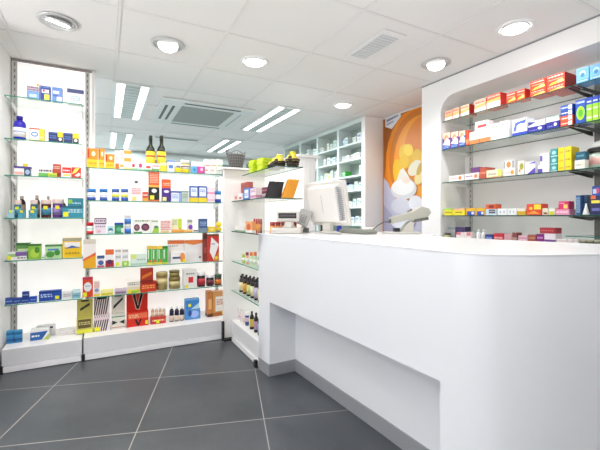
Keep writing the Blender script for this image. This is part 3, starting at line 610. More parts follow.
S.put(121.9, 129, 248.8, 'white box with green foot', 'f2f0ee', [(0, 0, 1, .3, '9fd04a'), ('t', .1, .45, .9, .62, '7a8a9a'), ('t', .1, .8, .9, .95, 'a08a80'), ('o', .5, .15, .2, .09, 'e0f0b0')])
S.put(130.9, 146.6, 253.8, 'pale mint box with lime patch', 'dfeee4', [(0, .6, .35, .95, 'dcec7a'), (0, .05, 1, .2, 'b0d4c0'), ('t', .4, .4, .95, .6, 'a0c0b0')])
for x0, x1, l in ((147.1, 151.8, 'leftmost of four'), (152.2, 157.2, 'second of four'), (157.7, 162.5, 'third of four'), (162.8, 167.8, 'rightmost of four')): S.put(x0, x1, 246, 'narrow green box, '+l+',', '4cb04a', [(0, .84, 1, 1, 'f0c040'), (0, 0, 1, .12, 'f0e04a'), (.15, .3, .4, .8, 'd8f0d0'), ('o', .6, .2, .3, .06, 'e8703a')] if x0 < 160 else [(0, .88, 1, 1, '2f7f38'), (.15, .3, .4, .8, 'd8f0d0'), (0, .0, 1, .1, 'c8d83a')])
S.put(168.4, 184, 240.3, 'large grey white box with orange top', 'e9e3df', [(0, .84, 1, 1, 'dc6c30'), (0, .66, .95, .84, 'f2ece8'), ('t', .05, .7, .6, .8, 'b0a098')], back=.035, d=.06)
S.put(184.3, 202.7, 240, 'large white box with orange wavy top', 'edeae9', [('p', [(0, .86), (.5, .78), (1, .86), (1, 1), (0, 1)], 'e4803e'), ('o', .85, .2, .06, .04, '505050')], back=.035, d=.06)
S.put(170.9, 186.4, 252, 'white box with orange flower, in front', 'f3f1ef', [('o', .75, .5, .18, .42, 'f09a4a'), (.1, .4, .62, .58, '4a5a88')], d=.03, st=(.88, .2))
S.put(203, 207.3, 233, 'tall narrow dark red box', '8c2a24', [(0, .8, 1, .95, '4a1c1c'), (.2, .3, .8, .5, 'b04a3c')])
S.put(208, 219.2, 234.3, 'large red box with white diamond', 'cc3226', [('p', [(.15, .35), (.3, .9), (.98, .62), (.5, .05)], 'f0eeee'), ('p', [(.45, 0), (1, .4), (1, 0)], 'e07a3a'), (0, .95, 1, 1, '4a4a2a'), ('t', .3, .6, .6, .68, '667090')], st=(.75, .12))
S = Shelf('Y', YF+.015, Z2[4], "on the wide bay's fifth shelf", 'products on the wide bay fifth shelf')
S.put(82.4, 93, 277.5, 'red box with white face circle', 'd8442a', [('o', .5, .52, .38, .24, 'f0eef0'), ('t', .25, .5, .75, .62, 'a0b0d0'), (.05, .03, .42, .25, 'f0ea2a'), (0, .92, 1, 1, 'c03060')])
S.put(93.5, 100, 281, 'pale pink and white box', 'f2e0da', [('t', .05, .55, .95, .9, 'e89080'), ('o', .5, .4, .35, .12, '8fa0c8'), (0, 0, 1, .15, 'f0d040')])
S.put(100.4, 113.4, 290, 'low long yellow box', 'f0e04a', [(0, .55, 1, 1, 'f4ecb0'), ('t', .1, .1, .9, .4, 'b0a060')], d=.05)
S.put(114.6, 126.8, 288.7, 'low mauve box', 'c0a8b8', [(0, .6, 1, 1, 'd8c8d4'), ('t', .1, .1, .9, .5, '705878')], d=.05)
a = S.put(127.3, 140, 289.3, 'low yellow green box under another', 'f0e44a', [(.3, .1, .9, .6, '8fcc4a')], d=.06)
S.put(127.3, 140, 281.6, 'flat white box on a yellow one', 'efeae0', [('t', .1, .5, .9, .95, '8a8470'), (0, .1, 1, .3, 'f0d8b0')], on=a, d=.06)
a = S.put(140.5, 156.5, 281.8, 'low bright red tray box', 'd23c22', [('t', .1, .3, .9, .7, 'f0b060'), (0, .8, 1, 1, '9c2414')], d=.07)
S.put(140.5, 153.4, 268.4, 'dark red box upon the red tray', 'a8301c', [('p', [(.1, .2), (.9, .55), (.85, .75), (.1, .45)], 'd8742a'), (0, 0, 1, .12, '7a1e14')], on=a, d=.05)
gold = [(.1, .8, 'b8a468'), (.3, .62, 'd0c08a')]
S.put(156.6, 168.6, 272.6, 'large olive gold tin', 'a8945a', gold, 'tub', cap='b09c60')
a = S.put(169.3, 181.4, 277.5, 'olive gold tin below another', 'a8945a', gold, 'tub', cap='8c7c44')
S.put(169.8, 180.6, 270.8, 'squat olive gold tin upon another', '9c8a50', [(.1, .6, '8a7c40')], 'tub', cap='7c7040', on=a)
S.put(183.5, 197, 269, 'white box with red square', 'ece9e6', [(.36, .28, .72, .58, 'd02a2a'), ('t', .2, .68, .85, .82, '8a8a8a')], st=(.22, .1))
jars = ((197.7, 206.3, 272, '2c1a22', 'f0eeee', 'b82c38', 'dark jar with white cap and red band'), (207, 214.9, 275, '1e1820', 'efeaea', '6a2c34', 'smaller black jar with white cap'), (215.3, 222.6, 274.6, '3a2c20', '2c4a3c', 'dc7a2a', 'dark green capped jar with orange label'))
for x0, x1, yt, c, cp, lb, l in jars: S.put(x0, x1, yt, l, c, [(.12, .55, lb)], 'jar', cap=cp)
S = Shelf('Y', 3.385, .1725, "on the wide bay's base", 'products on the wide bay base')
def disp(x0, x1, yt, l, c, marks, **k): return S.put(x0, x1, yt, l, c, marks, 'tray', d=.08, **k)
disp(76.3, 92.7, 301, 'olive yellow display box', 'c9bf62', [(.1, .35, .9, .95, '6a5a30'), ('t', .15, .55, .85, .8, 'e0d890'), (0, 0, 1, .25, 'dfe03a'), ('b', ('p', [(.2, .35), (.8, .65), (.8, .8), (.2, .5)], '3a3020')), ('b', (.25, .88, .75, .97, '2c2820'))])
zeb = [('p', [((k*.14), 0), (k*.14+.07, 0), (k*.14+.27, 1), (k*.14+.2, 1)], '2a1a20') for k in range(-1, 6)]
zeb = [('p', [(min(max(u, 0), 1), v) for u, v in z[1]], z[2]) for z in zeb]
disp(93.4, 110, 298, 'black and pink zebra striped display box', 'efe0e2', zeb+[(.0, .75, 1, .95, 'e8d0d8'), (.05, .02, .4, .3, 'f0ea2a')]+[('b', z) for z in zeb]+[('b', (.25, .86, .75, .97, '2c2820'))])
disp(111.4, 125.3, 296, 'grey, black and white display box', 'dcd8cc', [('p', [(.05, .3), (.45, .45), (.05, .6)], '202428'), ('p', [(.95, .3), (.55, .45), (.95, .6)], '202428'), (0, .1, 1, .14, 'b04a4a'), (0, .8, 1, .86, '3f8a70'), ('b', ('p', [(.15, .2), (.85, .7), (.85, .85), (.15, .4)], '2c2a28')), ('b', (.25, .9, .75, .98, '2c2820'))])
disp(126.8, 148.6, 294.5, 'bright red display box with black V', 'd02818', [(.05, .55, .95, .92, 'e06a48'), ('t', .1, .6, .55, .85, 'f0c0a0'), ('p', [(.36, .5), (.44, .5), (.52, .2), (.6, .5), (.68, .5), (.56, .05), (.48, .05)], '1c1418'), ('b', ('p', [(.26, .98), (.42, .98), (.52, .35), (.64, .98), (.8, .98), (.6, .05), (.45, .05)], 'f0d8c8')), ('b', ('p', [(.28, .98), (.40, .98), (.52, .28), (.66, .98), (.78, .98), (.58, .08), (.47, .08)], '1c1418')), (.85, .1, .97, .35, 'f0e43a')])
a = S.put(150.7, 166, 317, 'shallow red tray of sample bottles', 'c83a34', [('t', .1, .3, .9, .7, 'f0d8b0')], d=.06, st=(.45, .35))
for i in range(4):
    S.put(151.2+i*3.7, 154.6+i*3.7, 307.8, 'tan sample bottle with white cap', 'c8a88a', [(.2, .5, 'e6d0b8')], 'bottle', on=a, back=.012, cap='f4eeee', full='small tan bottle standing in the red tray, '+('leftmost', 'second', 'third', 'rightmost')[i], group='sample bottles in the red tray')
for i in range(3):
    S.put(169.6+i*5.1, 174.4+i*5.1, 306.5, '', '23203a', [(.05, .4, 'd8c4b4')], 'bottle', back=.0, cap='f0f0f0', full='dark bottle with large white cap on the base, '+('left of three', 'middle of three', 'right of three')[i], group='dark capped bottles on the base')
a = S.put(185.3, 200.5, 309, 'lower light blue box of a stack', '4f8fd0', [('o', .6, .5, .3, .35, '9fb8f0'), ('o', .3, .6, .12, .3, '2b4ca0')], d=.07)
S.put(185.3, 199.5, 299, 'upper blue box of a stack', '3f86cc', [('p', [(.4, 0), (1, .6), (1, 0)], 'b8dce8'), (0, .85, 1, 1, '6aa8dc')], on=a, d=.06, st=(.3, .4))
S.put(213, 226.6, 291.5, 'large tan box with white panel', 'd89a5c', [(.18, .2, .92, .8, 'f2ece2'), ('t', .25, .45, .85, .7, 'c8502c'), (0, 0, 1, .15, 'b86a34')], st=(.75, .12), d=.08)
S.put(207.3, 212.8, 291.5, 'narrow orange brown box', 'c87a3a', [(.2, .3, .8, .7, 'e8b070'), (0, 0, 1, .12, '5a3020')], d=.08)
#--- end rack (faces left)
S = Shelf('X', GX+.02, Z3[1], "on the end rack's second shelf", 'products on the end rack second shelf')
S.put(234, 238, 194.5, 'small white and pink pack', 'f0dcd8', [('o', .5, .5, .3, .3, 'e08070')], d=.05); S.put(238.3, 242.4, 193.5, 'small white pack with red mark', 'f2eeee', [(.2, .2, .8, .5, 'c86070')], d=.05)
S.put(241, 247.6, 182.5, 'tall brick red box', 'b85a50', [('t', .1, .5, .9, .9, '7a3030')], back=.07, d=.05)
S.put(243.2, 249.8, 188, 'blue and white box', '3f6cc0', [(.2, .15, .8, .85, 'e8f0f8'), ('t', .25, .3, .75, .6, B_)], d=.05)
S.put(250.2, 255.8, 188.3, 'pale pink and purple box', 'f0dce0', [(0, .1, 1, .35, 'c88aa8'), ('t', .1, .6, .9, .9, 'a06888')], d=.05)
a = S.put(256.3, 267, 194, 'white box at a stack bottom', 'efe4e4', [('t', .1, .3, .9, .7, 'b07080')], d=.1, back=.1)
S.put(256.3, 268.5, 187.7, 'long maroon box', '7a2a40', [('t', .1, .3, .9, .7, 'c890a0')], on=a, d=.1, back=.1)
S = Shelf('X', GX+.03, Z3[2], "on the end rack's third shelf", 'products on the end rack third shelf')
S.put(235, 244, 226.5, 'flat white pack with green edge', 'f0eeea', [(0, 0, 1, .2, '6a9a70')], d=.04)
S.put(245.5, 252, 221.5, 'orange and white box', 'f0a870', [('o', .5, .5, .3, .3, 'd85a2a'), (0, 0, 1, .2, W_)], d=.08)
for i in range(4): 
    S.put(252.6+i*2.2, 254.7+i*2.2, 218.8, '', 'c04a34' if i < 3 else '6a2434', [(.15, .62, 'e8a04a' if i < 3 else 'c06048')], 'jar', cap='a83030', back=.02, full='red jar with orange label in the row behind the display, '+('leftmost', 'second', 'third', 'rightmost')[i], group='red jars on the end rack')
for i in range(5):
    o = make('jar', 'lidded_jar', .042, .088, .04, 'c85a34', [(.12, .64, 'eea654')], cap='a83838'); o.location = (1.085+i*.045, 2.455, Z3[2]+.001)
    tag(o, 'red capped jar in the row at the rack near end, %s from left' % ('first', 'second', 'third', 'fourth', 'fifth')[i], 'jar', 'red jars on the end rack')
S = Shelf('X', GX+.02, Z3[3], "on the end rack's fourth shelf", 'products on the end rack fourth shelf')
for x0, x1, yt, c, cp, l in ((240.4, 243.8, 252, 'a8cc4a', 'f0e8d0', 'yellow green jar'), (244.1, 247.4, 252.3, 'f0b8a0', '8a3048', 'pink jar with dark lid'), (247.7, 251.4, 252.3, 'd0e8c0', 'e87a3a', 'light green jar with orange lid, left of two,'), (251.7, 255.3, 252, 'cfe6c4', 'e87a3a', 'light green jar with orange lid, right of two,'), (255.6, 259.7, 252.5, '9fc8b4', 'e8f0ec', 'clear green jar with white lid')):
    S.put(x0, x1, yt, l, c, [(.2, .5, 'eef4e4')], 'jar', cap=cp)
S = Shelf('X', GX+.02, Z3[4], "on the end rack's fifth shelf", 'products on the end rack fifth shelf')
for r in range(2):
    for i in range(6):
        x0 = 237+i*3.75+r*1.4
        S.put(x0, x0+4.5, 275.5+i*.9-r*1.5, '', '2a1c1c', [(.1, .6, ('f0e4b8', 'e8a84a', 'dce08a', 'f0e8c0', 'c8bce0', 'e0e08a')[i])], 'bottle', back=.01+.055*r, cap='1c1a1c', full='small dark syrup bottle, %s in the end rack %s row' % (('farthest', 'second farthest', 'third farthest', 'third nearest', 'second nearest', 'nearest')[i], ('front', 'rear')[r]), group='syrup bottles on the end rack')
S = Shelf('X', GX+.05, .1756, "on the end rack's base", 'products on the end rack base')
for i in range(3): S.put(236.4+i*2.6, 239+i*2.6, 307+i*1, '', 'f0e4e2', [(.2, .45, 'e0c8d0')], 'bottle', cap='f6f2f0', full='pale white bottle on the rack base, '+('farthest', 'middle', 'nearest')[i], group='pale bottles on the rack base')
S.put(243.2, 247.4, 312, 'blue jar with white lid', '3a4a88', [(.3, .6, 'd0b8c8')], 'jar', cap='f2eef0')
for i, (x0, x1, c) in enumerate(((247.6, 252.2, 'c8b04a'), (251.8, 256.4, 'b08aa8'), (255.6, 260, '8aa8d0'))):
    S.put(x0, x1, 311.5+i*1.5, '', '201a1c', [(.15, .58, c)], 'bottle', cap='2a2424', full=('black bottle with %s label on the rack base' % ('olive yellow', 'mauve', 'pale blue')[i]))
# orange and black bags standing on the second shelf of the rack
def bag(name, loc, w, h, dx, col, label, m2):
    t = empty(name, loc, PI*.0, label, 'bag', None)
    mb = MB(); n = 8; mat = M(col, .35)
    for s_, y in ((-1, -1), (1, 1)):
        g = [[(-w/2+w*i/n+dx*(j/n), y*(.028*(1-j/n)*math.cos((i/n-.5)*2.6)+.003), h*j/n*(1-.05*math.sin(i*2.1))) for i in range(n+1)] for j in range(n+1)]
        for j in range(n):
            for i in range(n):
                q = [g[j][i], g[j][i+1], g[j+1][i+1], g[j+1][i]]; mb.face(q if y < 0 else q[::-1], mat, True)
    mb.build('pouch', t)
    mb = MB(); mb.box(-w/2+dx, -.005, h*.955, w/2+dx, .005, h*1.02, M(m2, .4)); mb.build('top_seal', t)
bag('gift_bag', (1.20, 2.47, Z3[1]+.001), .10, .138, .055, 'e89a1c', 'bright orange yellow bag leaning on the upper end rack shelf', 'f0b840')
bag('gift_bag', (1.095, 2.49, Z3[1]+.001), .12, .118, .03, '1c1a1c', 'black bag behind the orange one on the end rack', '2a2628')
# things on top of the rack
def basket(loc, rb, rt, h, label, col, name='wire_basket', sc_=(1, 1)):
    t = empty(name, loc, 0, label, 'basket'); mb = MB(); m = M(col, .5); n = 22
    for j in range(7):
        z = .004+h*j/6; r = rb+(rt-rb)*j/6; mb.tube([(r*sc_[0]*math.cos(2*PI*k/n), r*sc_[1]*math.sin(2*PI*k/n), z+(.01*math.sin(k*1.3) if j == 6 else 0)) for k in range(n+1)], .0035, m, 5)
    for k in range(n):
        a = 2*PI*k/n; mb.tube([(rb*sc_[0]*math.cos(a), rb*sc_[1]*math.sin(a), .003), (rt*sc_[0]*math.cos(a), rt*sc_[1]*math.sin(a), h)], .003, m, 5)
    mb.lathe([(rb, .001), (rb, .004)], 0, 0, m, 22, sx=sc_[0], sy=sc_[1]); mb.lathe([(rb*.93, .005), (rt*.93, h*.9)], 0, 0, M('5e5c5a', .8), 22, sx=sc_[0], sy=sc_[1]); mb.build('weave', t); return t
t = basket((1.06, 3.25, 1.538), .055, .085, .14, 'grey wicker basket on top of the end rack corner', '7f7c7a')
mb = MB(); mb.tube([(-.08, 0, .13), (-.095, 0, .16), (-.07, 0, .17)], .008, M('5a5654', .6), 6); mb.build('handle', t)
for k, (x, y, z) in enumerate(((0, 0, .05), (.03, .02, .045), (-.03, -.02, .05))):
    pass
mb = MB(); mb.box(-.03, -.03, 0, .045, .03, .052, M('55605a', .7)); mb.box(-.02, -.02, .052, .035, .02, .062, M('7c8a84', .7))
tag(mb.build('small_pouch'), 'dark grey green pouch between wicker basket and lime packs', 'pouch').location = (1.2, 3.25, 1.538)
for i, (x, y) in enumerate(((1.155, 3.0), (1.18, 2.86))):
    for k in range(4):
        mb = MB(); mb.box(-.048, -.05, 0, .048, .05, .027, M('c9e01c', .4)); mb.box(-.03, -.0515, .007, .03, -.05, .019, M('a6c41e', .4))
        o = tag(mb.build('snack_pack', bevel=.007), 'lime green pack, %s of the %s stack on the end rack top' % (('bottom', 'second', 'third', 'top')[k], ('farther', 'nearer')[i]), 'pack', 'lime packs on the end rack'); o.location = (x+.006*(k % 2), y, Z3[0]+.001+.0275*k); o.rotation_euler = (0, 0, .1*(i-1)+.06*k)
for i, (y, x, l) in enumerate(((2.715, 1.205, 'left of three'), (2.60, 1.195, 'middle of three'), (2.51, 1.268, 'right of three'))):
    t = empty('gift_basket', (x, y, Z3[0]+.001), 0, 'dark woven basket with yellow wrapped goods on the rack top, '+l, 'basket', 'gift baskets on the end rack')
    hh = .032+.006*i; t.scale = (.86, .86, .95+.1*i)
    mb = MB(); n = 18
    for j in range(4): 
        r = .05+.004*j; mb.tube([(r*math.cos(2*PI*k/n), r*math.sin(2*PI*k/n), .005+hh*j/3) for k in range(n+1)], .0055, M('4a3a28' if j % 2 else '2c2620', .6), 5)
    mb.lathe([(.045, .001), (.052, hh-.004)], 0, 0, M('3a3024', .7), 18); mb.build('weave', t)
    rr = random.Random(i)
    for k in range(7):
        c = ('f0dc2a', '3a2c24', 'efe4c8', 'e6d81e', '4a3628', 'f4e65a', 'e8c86a')[k]; a = k*.9
        mb = MB(); r = .021; mb.lathe([(r*.3, 0), (r*.85, r*.35), (r, r*.9), (r*.8, r*1.5), (r*.3, r*(1.7+.5*(k % 2)))], .036*math.cos(a), .036*math.sin(a), M(c, .4), 10)
        mb.xf(Matrix.Translation((0, 0, hh-.006))); mb.build('wrapped_sweet', t)
    mb = MB(); mb.box(-.02, -.02, hh+.02, .03, .02, hh+.062, M('efe02c', .35)); mb.xf(Matrix.Rotation(.3*i, 4, 'Z')); mb.build('yellow_packet', t, bevel=.006)
#--- right recess
S = Shelf('X', XF+.012, Z4[0], "on the right recess top shelf", 'products on the right recess top shelf')
RW = [(0, 0, 1, .3, 'f6f0ea'), ('p', [(0, .3), (1, .45), (1, .62), (0, .5)], 'f0b468'), ('t', .1, .68, .9, .86, 'd8402a')]
S.put(445, 452.2, 110.7, 'pale orange box, leftmost', 'f0c0a0', RW, side='cf3a28'); S.put(452.5, 459.4, 108, 'pale orange box, second from left', 'f0c0a0', RW, side='cf3a28')
S.put(460.5, 469.2, 105, 'orange white box with red side, third from left', 'f2c8a8', RW, side='cc2418', d=.1)
S.put(474.5, 485.8, 99.5, 'orange white box, fourth from left', 'f2c8a8', RW, side='cc2418', d=.08)
S.put(486.5, 500.5, 94, 'larger white orange box with red side', 'e86a48', [(0, 0, 1, .45, 'f6eee6'), ('p', [(0, .45), (1, .5), (1, .68), (0, .6)], 'f0c060'), ('t', .1, .75, .95, .92, 'f6e0d0')], side='cc2418', d=.1)
RO = [('p', [(.1, .08), (1, .2), (.9, .45), (.3, .3)], 'f8c23a'), ('t', .08, .72, .92, .9, 'f8e8e0'), (.1, .5, .9, .58, 'f0a070'), ('o', .75, .3, .18, .14, 'fbe28a')]
S.put(506.5, 516, 92.4, 'red orange box, left of a small pair', 'e0482a', RO, side='c0281a'); S.put(516.4, 525, 89.4, 'red orange box, right of a small pair', 'e0482a', RO, side='c0281a', d=.08)
a = S.put(530, 545.8, 90, 'lower left red orange box of a big stack', 'dc3a22', RO, side='b8241a', d=.12); b = S.put(546.4, 564.8, 85.2, 'lower right red orange box of a big stack', 'dc3a22', RO, side='b8241a', d=.2)
S.put(530, 545.8, 79.8, 'upper left red orange box of a big stack', 'dc3a22', RO, side='b8241a', on=a, d=.12); S.put(546.4, 564.8, 74, 'upper right red orange box of a big stack', 'dc3a22', RO, side='b8241a', on=b, d=.2)
BL = [('o', .5, .6, .25, .22, 'b8dcf4'), ('o', .5, .5, .18, .14, '3f86c8'), (0, .0, 1, .22, '58a0d8'), ('t', .1, .06, .9, .18, 'e0f0fa'), (0, .9, 1, 1, '8fc4e8')]
Sn = Shelf('X', XF+.012, Z4B[0], "on the nearer right top shelf", 'blue boxes on the nearer right shelf')
for x0, x1, yt, l in ((576.2, 589, 67.5, 'left'), (589.5, 603, 64, 'middle'), (603.5, 619, 60, 'right')): Sn.put(x0, x1, yt, 'sky blue and white box, %s of three' % l, '74b6e4', BL, d=.12)
S = Shelf('X', XF+.012, Z4[1], "on the right recess second shelf", 'products on the right recess second shelf')
BO = [(0, 0, 1, .68, '2f56b8'), ('o', .5, .65, .3, .22, 'e8a070'), ('p', [(0, .3), (.6, .7), (1, .5), (1, .2)], 'dfe6f4'), ('t', .1, .05, .9, .22, 'a8c0ec')]
for x0, x1, l in ((442.4, 450.2, 'leftmost'), (450.6, 458.3, 'second'), (458.7, 465.3, 'third')): S.put(x0, x1, 133-(x0-442)*.13, 'blue and peach box, %s of three,' % l, 'efd0bc', BO, side='c84a3a', d=.07)
S.put(465.7, 469, 130.5, 'narrow red box', 'd8482c', [(0, .1, 1, .4, 'e88a60')])
a = S.put(469.4, 479, 131.8, 'white box with orange foot, left of two', 'f3efec', [(0, 0, 1, .35, 'e8824a'), ('t', .1, .5, .9, .8, 'c8b8b0')]); b = S.put(479.4, 490.2, 129.4, 'white box with orange foot, right of two', 'f3efec', [(0, 0, 1, .35, 'e8824a'), ('t', .1, .5, .9, .8, 'c8b8b0')])
S.put(475, 487.8, 121, 'white and red box stacked on others', 'f0e8e6', [(.2, .3, .9, .6, 'd04848')], on=a, d=.08)
a = S.put(490.7, 499.5, 129.3, 'plain white box below another', 'f2f0ef', [('t', .1, .3, .9, .7, 'c8c0c0')]); S.put(490.7, 499, 123.5, 'white box with green line upon another', 'f2eeec', [(.1, .3, .9, .5, '8fb880')], on=a)
a = S.put(500, 508.5, 129.2, 'grey white box below a spotted one', 'e4e0e0', [('t', .1, .2, .9, .8, 'b0a8a8')]); S.put(500, 508.5, 121, 'white box spotted with grey', 'efecec', [('o', .3, .6, .1, .12, '88808a'), ('o', .7, .6, .1, .12, '88808a'), ('o', .5, .25, .1, .12, 'a098a0')], on=a)
S.put(512.3, 527, 118.8, 'large white box with blue swirl', 'e6ecf6', [(0, 0, 1, .18, '3548b8'), ('p', [(.05, .25), (.2, .8), (.95, .9), (.9, .7), (.35, .6), (.25, .3)], '4a62c8'), ('o', .6, .5, .3, .2, 'f0f4fa')], d=.1)
a = S.put(527.6, 545.4, 126, 'low indigo box, left of two', '2c2a90', [('o', .7, .55, .12, .25, 'e0e4f4'), ('t', .1, .2, .55, .5, '8088d0')], d=.12); b = S.put(546.2, 559.4, 121.5, 'low indigo box, right of two', '2c2a90', [('o', .7, .55, .12, .25, 'e0e4f4'), ('t', .1, .2, .55, .5, '8088d0')], d=.12)
S.put(528, 545.4, 120.6, 'white pack lying upon the left indigo box', 'f0f0f4', [('p', [(0, .2), (.5, .8), (0, 1)], '2c3a80')], on=a, d=.1); S.put(546.2, 559.4, 116.3, 'white pack lying upon the right indigo box', 'f0f2f2', [(0, .8, 1, 1, '9fd8c0')], on=b, d=.1)
prev = None
for i, (yt, c, l) in enumerate(((120.8, 'd8502c', 'lowest'), (115.5, 'dc5a34', 'second lowest'), (110.2, '2c4a9c', 'second highest'), (104.8, '2c56b0', 'highest'))):
    prev = S.put(560.3, 572.8, yt, ('orange red' if i < 2 else 'blue')+' and white box, %s of its stack' % l, c, [('t', .1, .3, .6, .7, 'f4f0ec'), (.65, .1, .95, .9, 'eeeef2')], on=prev, d=.1)
Sn = Shelf('X', XF+.012, Z4B[1], "on the nearer right second shelf", 'products on the nearer right second shelf')
Sn.put(575.5, 585.8, 99.5, 'tall blue box with lime green disc', '2c50b0', [('o', .5, .42, .42, .3, 'a4e028'), ('o', .5, .42, .24, .16, '58b030'), ('t', .1, .8, .9, .95, 'd8e4f8')], d=.12)
for i, (x0, x1) in enumerate(((586.2, 592), (592.4, 598.4), (598.8, 606))):
    prev = None
    for k, (dy, c) in enumerate(((112, 'a4dc38'), (104.5, '98d438'), (97.5, '3050b8'))):
        prev = Sn.put(x0, x1, dy-i*1.6, ('lime green' if k < 2 else 'royal blue')+' carton, %s in the %s column' % (('bottom', 'middle', 'top')[k], ('left', 'middle', 'right')[i]), c, [(.1, .3, .9, .5, 'e8f6d0' if k < 2 else 'd0dcf8')], on=prev, d=.1)
S = Shelf('X', XF+.012, Z4[2], "on the right recess third shelf", 'products on the right recess third shelf')
S.put(449, 463.8, 175.3, 'low white box with orange ring', 'f0e6e2', [('o', .75, .5, .1, .3, 'e88040'), ('t', .1, .4, .6, .6, 'd89080')], d=.07); S.put(464.6, 478.8, 173.2, 'low white box with red print', 'f1e6e4', [('t', .1, .4, .6, .7, 'a06088'), ('o', .8, .5, .12, .3, 'e88a50')], d=.07)
a = S.put(480, 485.9, 167.3, 'upright brown red box', 'b8503c', [(0, .4, 1, .6, 'd88060')], d=.12)
S.put(471, 479.6, 167.3, 'mauve box standing behind others', 'c8a8c0', [(0, .6, 1, 1, '6a3a78')], back=.09, d=.06)
S.put(486.4, 501, 169.8, 'pale yellow green box', 'eef0cc', [(.8, 0, 1, 1, 'd8e060'), (.1, .3, .7, .6, 'c8b8a0'), (0, 0, 1, .15, 'e8b080')], d=.07)
a = S.put(503.3, 515.4, 169, 'low white box with orange circle, carrying another', 'ece6e2', [('o', .75, .5, .14, .32, 'f09a3a'), ('t', .1, .4, .6, .6, 'c89a8a')], d=.07)
S.put(503.6, 515, 160.2, 'small pale box with brown circle', 'ece8e4', [('o', .45, .5, .2, .35, 'd08838'), (.02, .1, .1, .9, '9098a0'), (.75, .1, .95, .9, 'a8a8b0')], on=a, d=.05)
S.put(517.6, 524.2, 161, 'pale box with olive circle', 'ece6dc', [('o', .6, .6, .32, .25, 'a8a83a'), ('o', .3, .3, .15, .12, 'e08a40')], d=.05)
S.put(525, 535.4, 161.6, 'white box with purple waves', 'f2f1f5', [('p', [(.2, 0), (1, 0), (1, .5)], '6048b0'), ('p', [(.3, .85), (1, 1), (1, .8)], '7a68c0')], d=.08)
a = S.put(537.8, 549.6, 164.5, 'white box with violet corner, under another', 'f1f0f5', [(0, 0, .4, .5, '5c48b0')], d=.08); S.put(540, 549.6, 153.2, 'white box with violet edge, upon another', 'f1f0f5', [(.0, .3, .25, .8, '6a58b8')], on=a, d=.08)
prev = p2 = None
for i, l in enumerate(('bottom', 'middle', 'top')):
    prev = S.put(550.4, 557.6, 164.4-i*7.8, 'teal box, %s of its stack' % l, '3a9aa0', [('o', .5, .5, .3, .25, 'a8d8d8'), (0, 0, 1, .1, 'd0e8e6')], on=prev, d=.09)
    p2 = S.put(558, 571.5, 163.4-i*8.2, 'bright yellow box, %s of its stack' % l, 'f0da20', [(.45, 0, .55, 1, 'c8b87a'), (.1, .3, .4, .5, 'e0b818'), ('t', .6, .3, .95, .6, 'b09a20')], on=p2, d=.1, side='e8c820')
Sn = Shelf('X', XF+.012, Z4B[2], "on the nearer right third shelf", 'products on the nearer right third shelf')
a = Sn.put(574.5, 584.8, 160, 'white box with yellow line under a teal one', 'efeee6', [(.8, .2, .88, .8, 'd8c850'), ('t', .1, .3, .7, .6, 'a8a89a')], d=.05); Sn.put(575.5, 585.4, 151.8, 'dark teal box', '225a70', [('t', .1, .3, .9, .7, '60a8b8')], on=a, d=.05)
t = empty('storage_jar', (2.88, 1.20, Z4B[2]+.001), 0, 'large clear jar with black rim and white lid at right edge', 'jar'); t.scale = (.84, .84, 1.25)
mb = MB(); mb.lathe([(.06, 0), (.085, .01), (.09, .05), (.085, .085)], 0, 0, M('c8dccc', .15), 28); mb.build('bowl', t)
mb = MB(); mb.lathe([(.093, .082), (.095, .088), (.095, .104), (.09, .11)], 0, 0, M('1a1618', .3), 28); mb.build('rim', t)
mb = MB(); mb.lathe([(.07, .1105), (.072, .125), (.06, .14), (.02, .15)], 0, 0, M('f2f2f0', .3), 28); mb.build('lid', t)
mb = MB(); mb.lathe([(.0915, .02), (.0915, .06)], 0, 0, M('e0b0a8', .3), 28); mb.build('label', t)
S = Shelf('X', XF+.012, Z4[3], "on the right recess fourth shelf", 'products on the right recess fourth shelf')
S.put(444.3, 452.6, 208.5, 'yellow box with lime top', 'f0e22a', [(0, .75, 1, 1, 'a8d84a'), ('t', .1, .3, .9, .55, '606020')], d=.07); S.put(453, 464.8, 208.4, 'yellow box with peach top', 'f0dc2a', [(0, .75, 1, 1, 'f0b090'), ('t', .2, .3, .8, .55, '806020')], d=.07)
for x0, x1, l in ((466, 475.8, 'left of two'), (476.2, 485.2, 'right of two')): S.put(x0, x1, 208, 'amber and royal blue box, %s,' % l, 'e8b42c', [(.1, 0, .9, .55, '2c48b0'), ('o', .7, .3, .15, .2, 'd8e0f4')], d=.07)
a = S.put(485.8, 496.4, 209, 'pale blue and black box below a red one', 'c8d8e4', [(.3, .3, .9, .9, '3a4048'), ('t', .35, .4, .85, .8, 'b8c0c8')], d=.07); S.put(485.8, 496, 204.3, 'flat orange red box upon another', 'dc5a30', [(.3, .2, .8, .8, '8a2c20')], on=a, d=.07)
S.put(497.6, 507, 208.5, 'pale white box with grey marks, left of two', 'eceeed', [('o', .3, .5, .08, .2, 'b0bcc4'), ('o', .7, .5, .08, .2, 'b0bcc4')], d=.07); S.put(507.4, 516.6, 208.4, 'pale white box with grey marks, right of two', 'eceeed', [('o', .3, .5, .08, .2, 'b0bcc4'), ('o', .7, .5, .08, .2, 'b0bcc4')], d=.07)
S.put(517.2, 525.6, 208.5, 'white and mustard box', 'ece8d8', [(0, 0, 1, .6, 'd8b02c')], d=.07)
S.put(526.4, 541.8, 204, 'red orange box with yellow flash', 'e0442a', [(.5, .5, .95, .95, 'f4d83a'), ('p', [(0, .1), (.5, .4), (.9, .1)], 'f4a03a'), ('o', .3, .6, .12, .15, 'f8c848')], d=.08)
S.put(542.3, 548, 208.2, 'small cream and brown box', 'e8e0c8', [(.2, .1, .9, .4, '9a5a30')], d=.06); S.put(548.6, 555, 208, 'small white and lime box', 'eceee0', [(.1, 0, .9, .5, 'd4d82c')], d=.06)
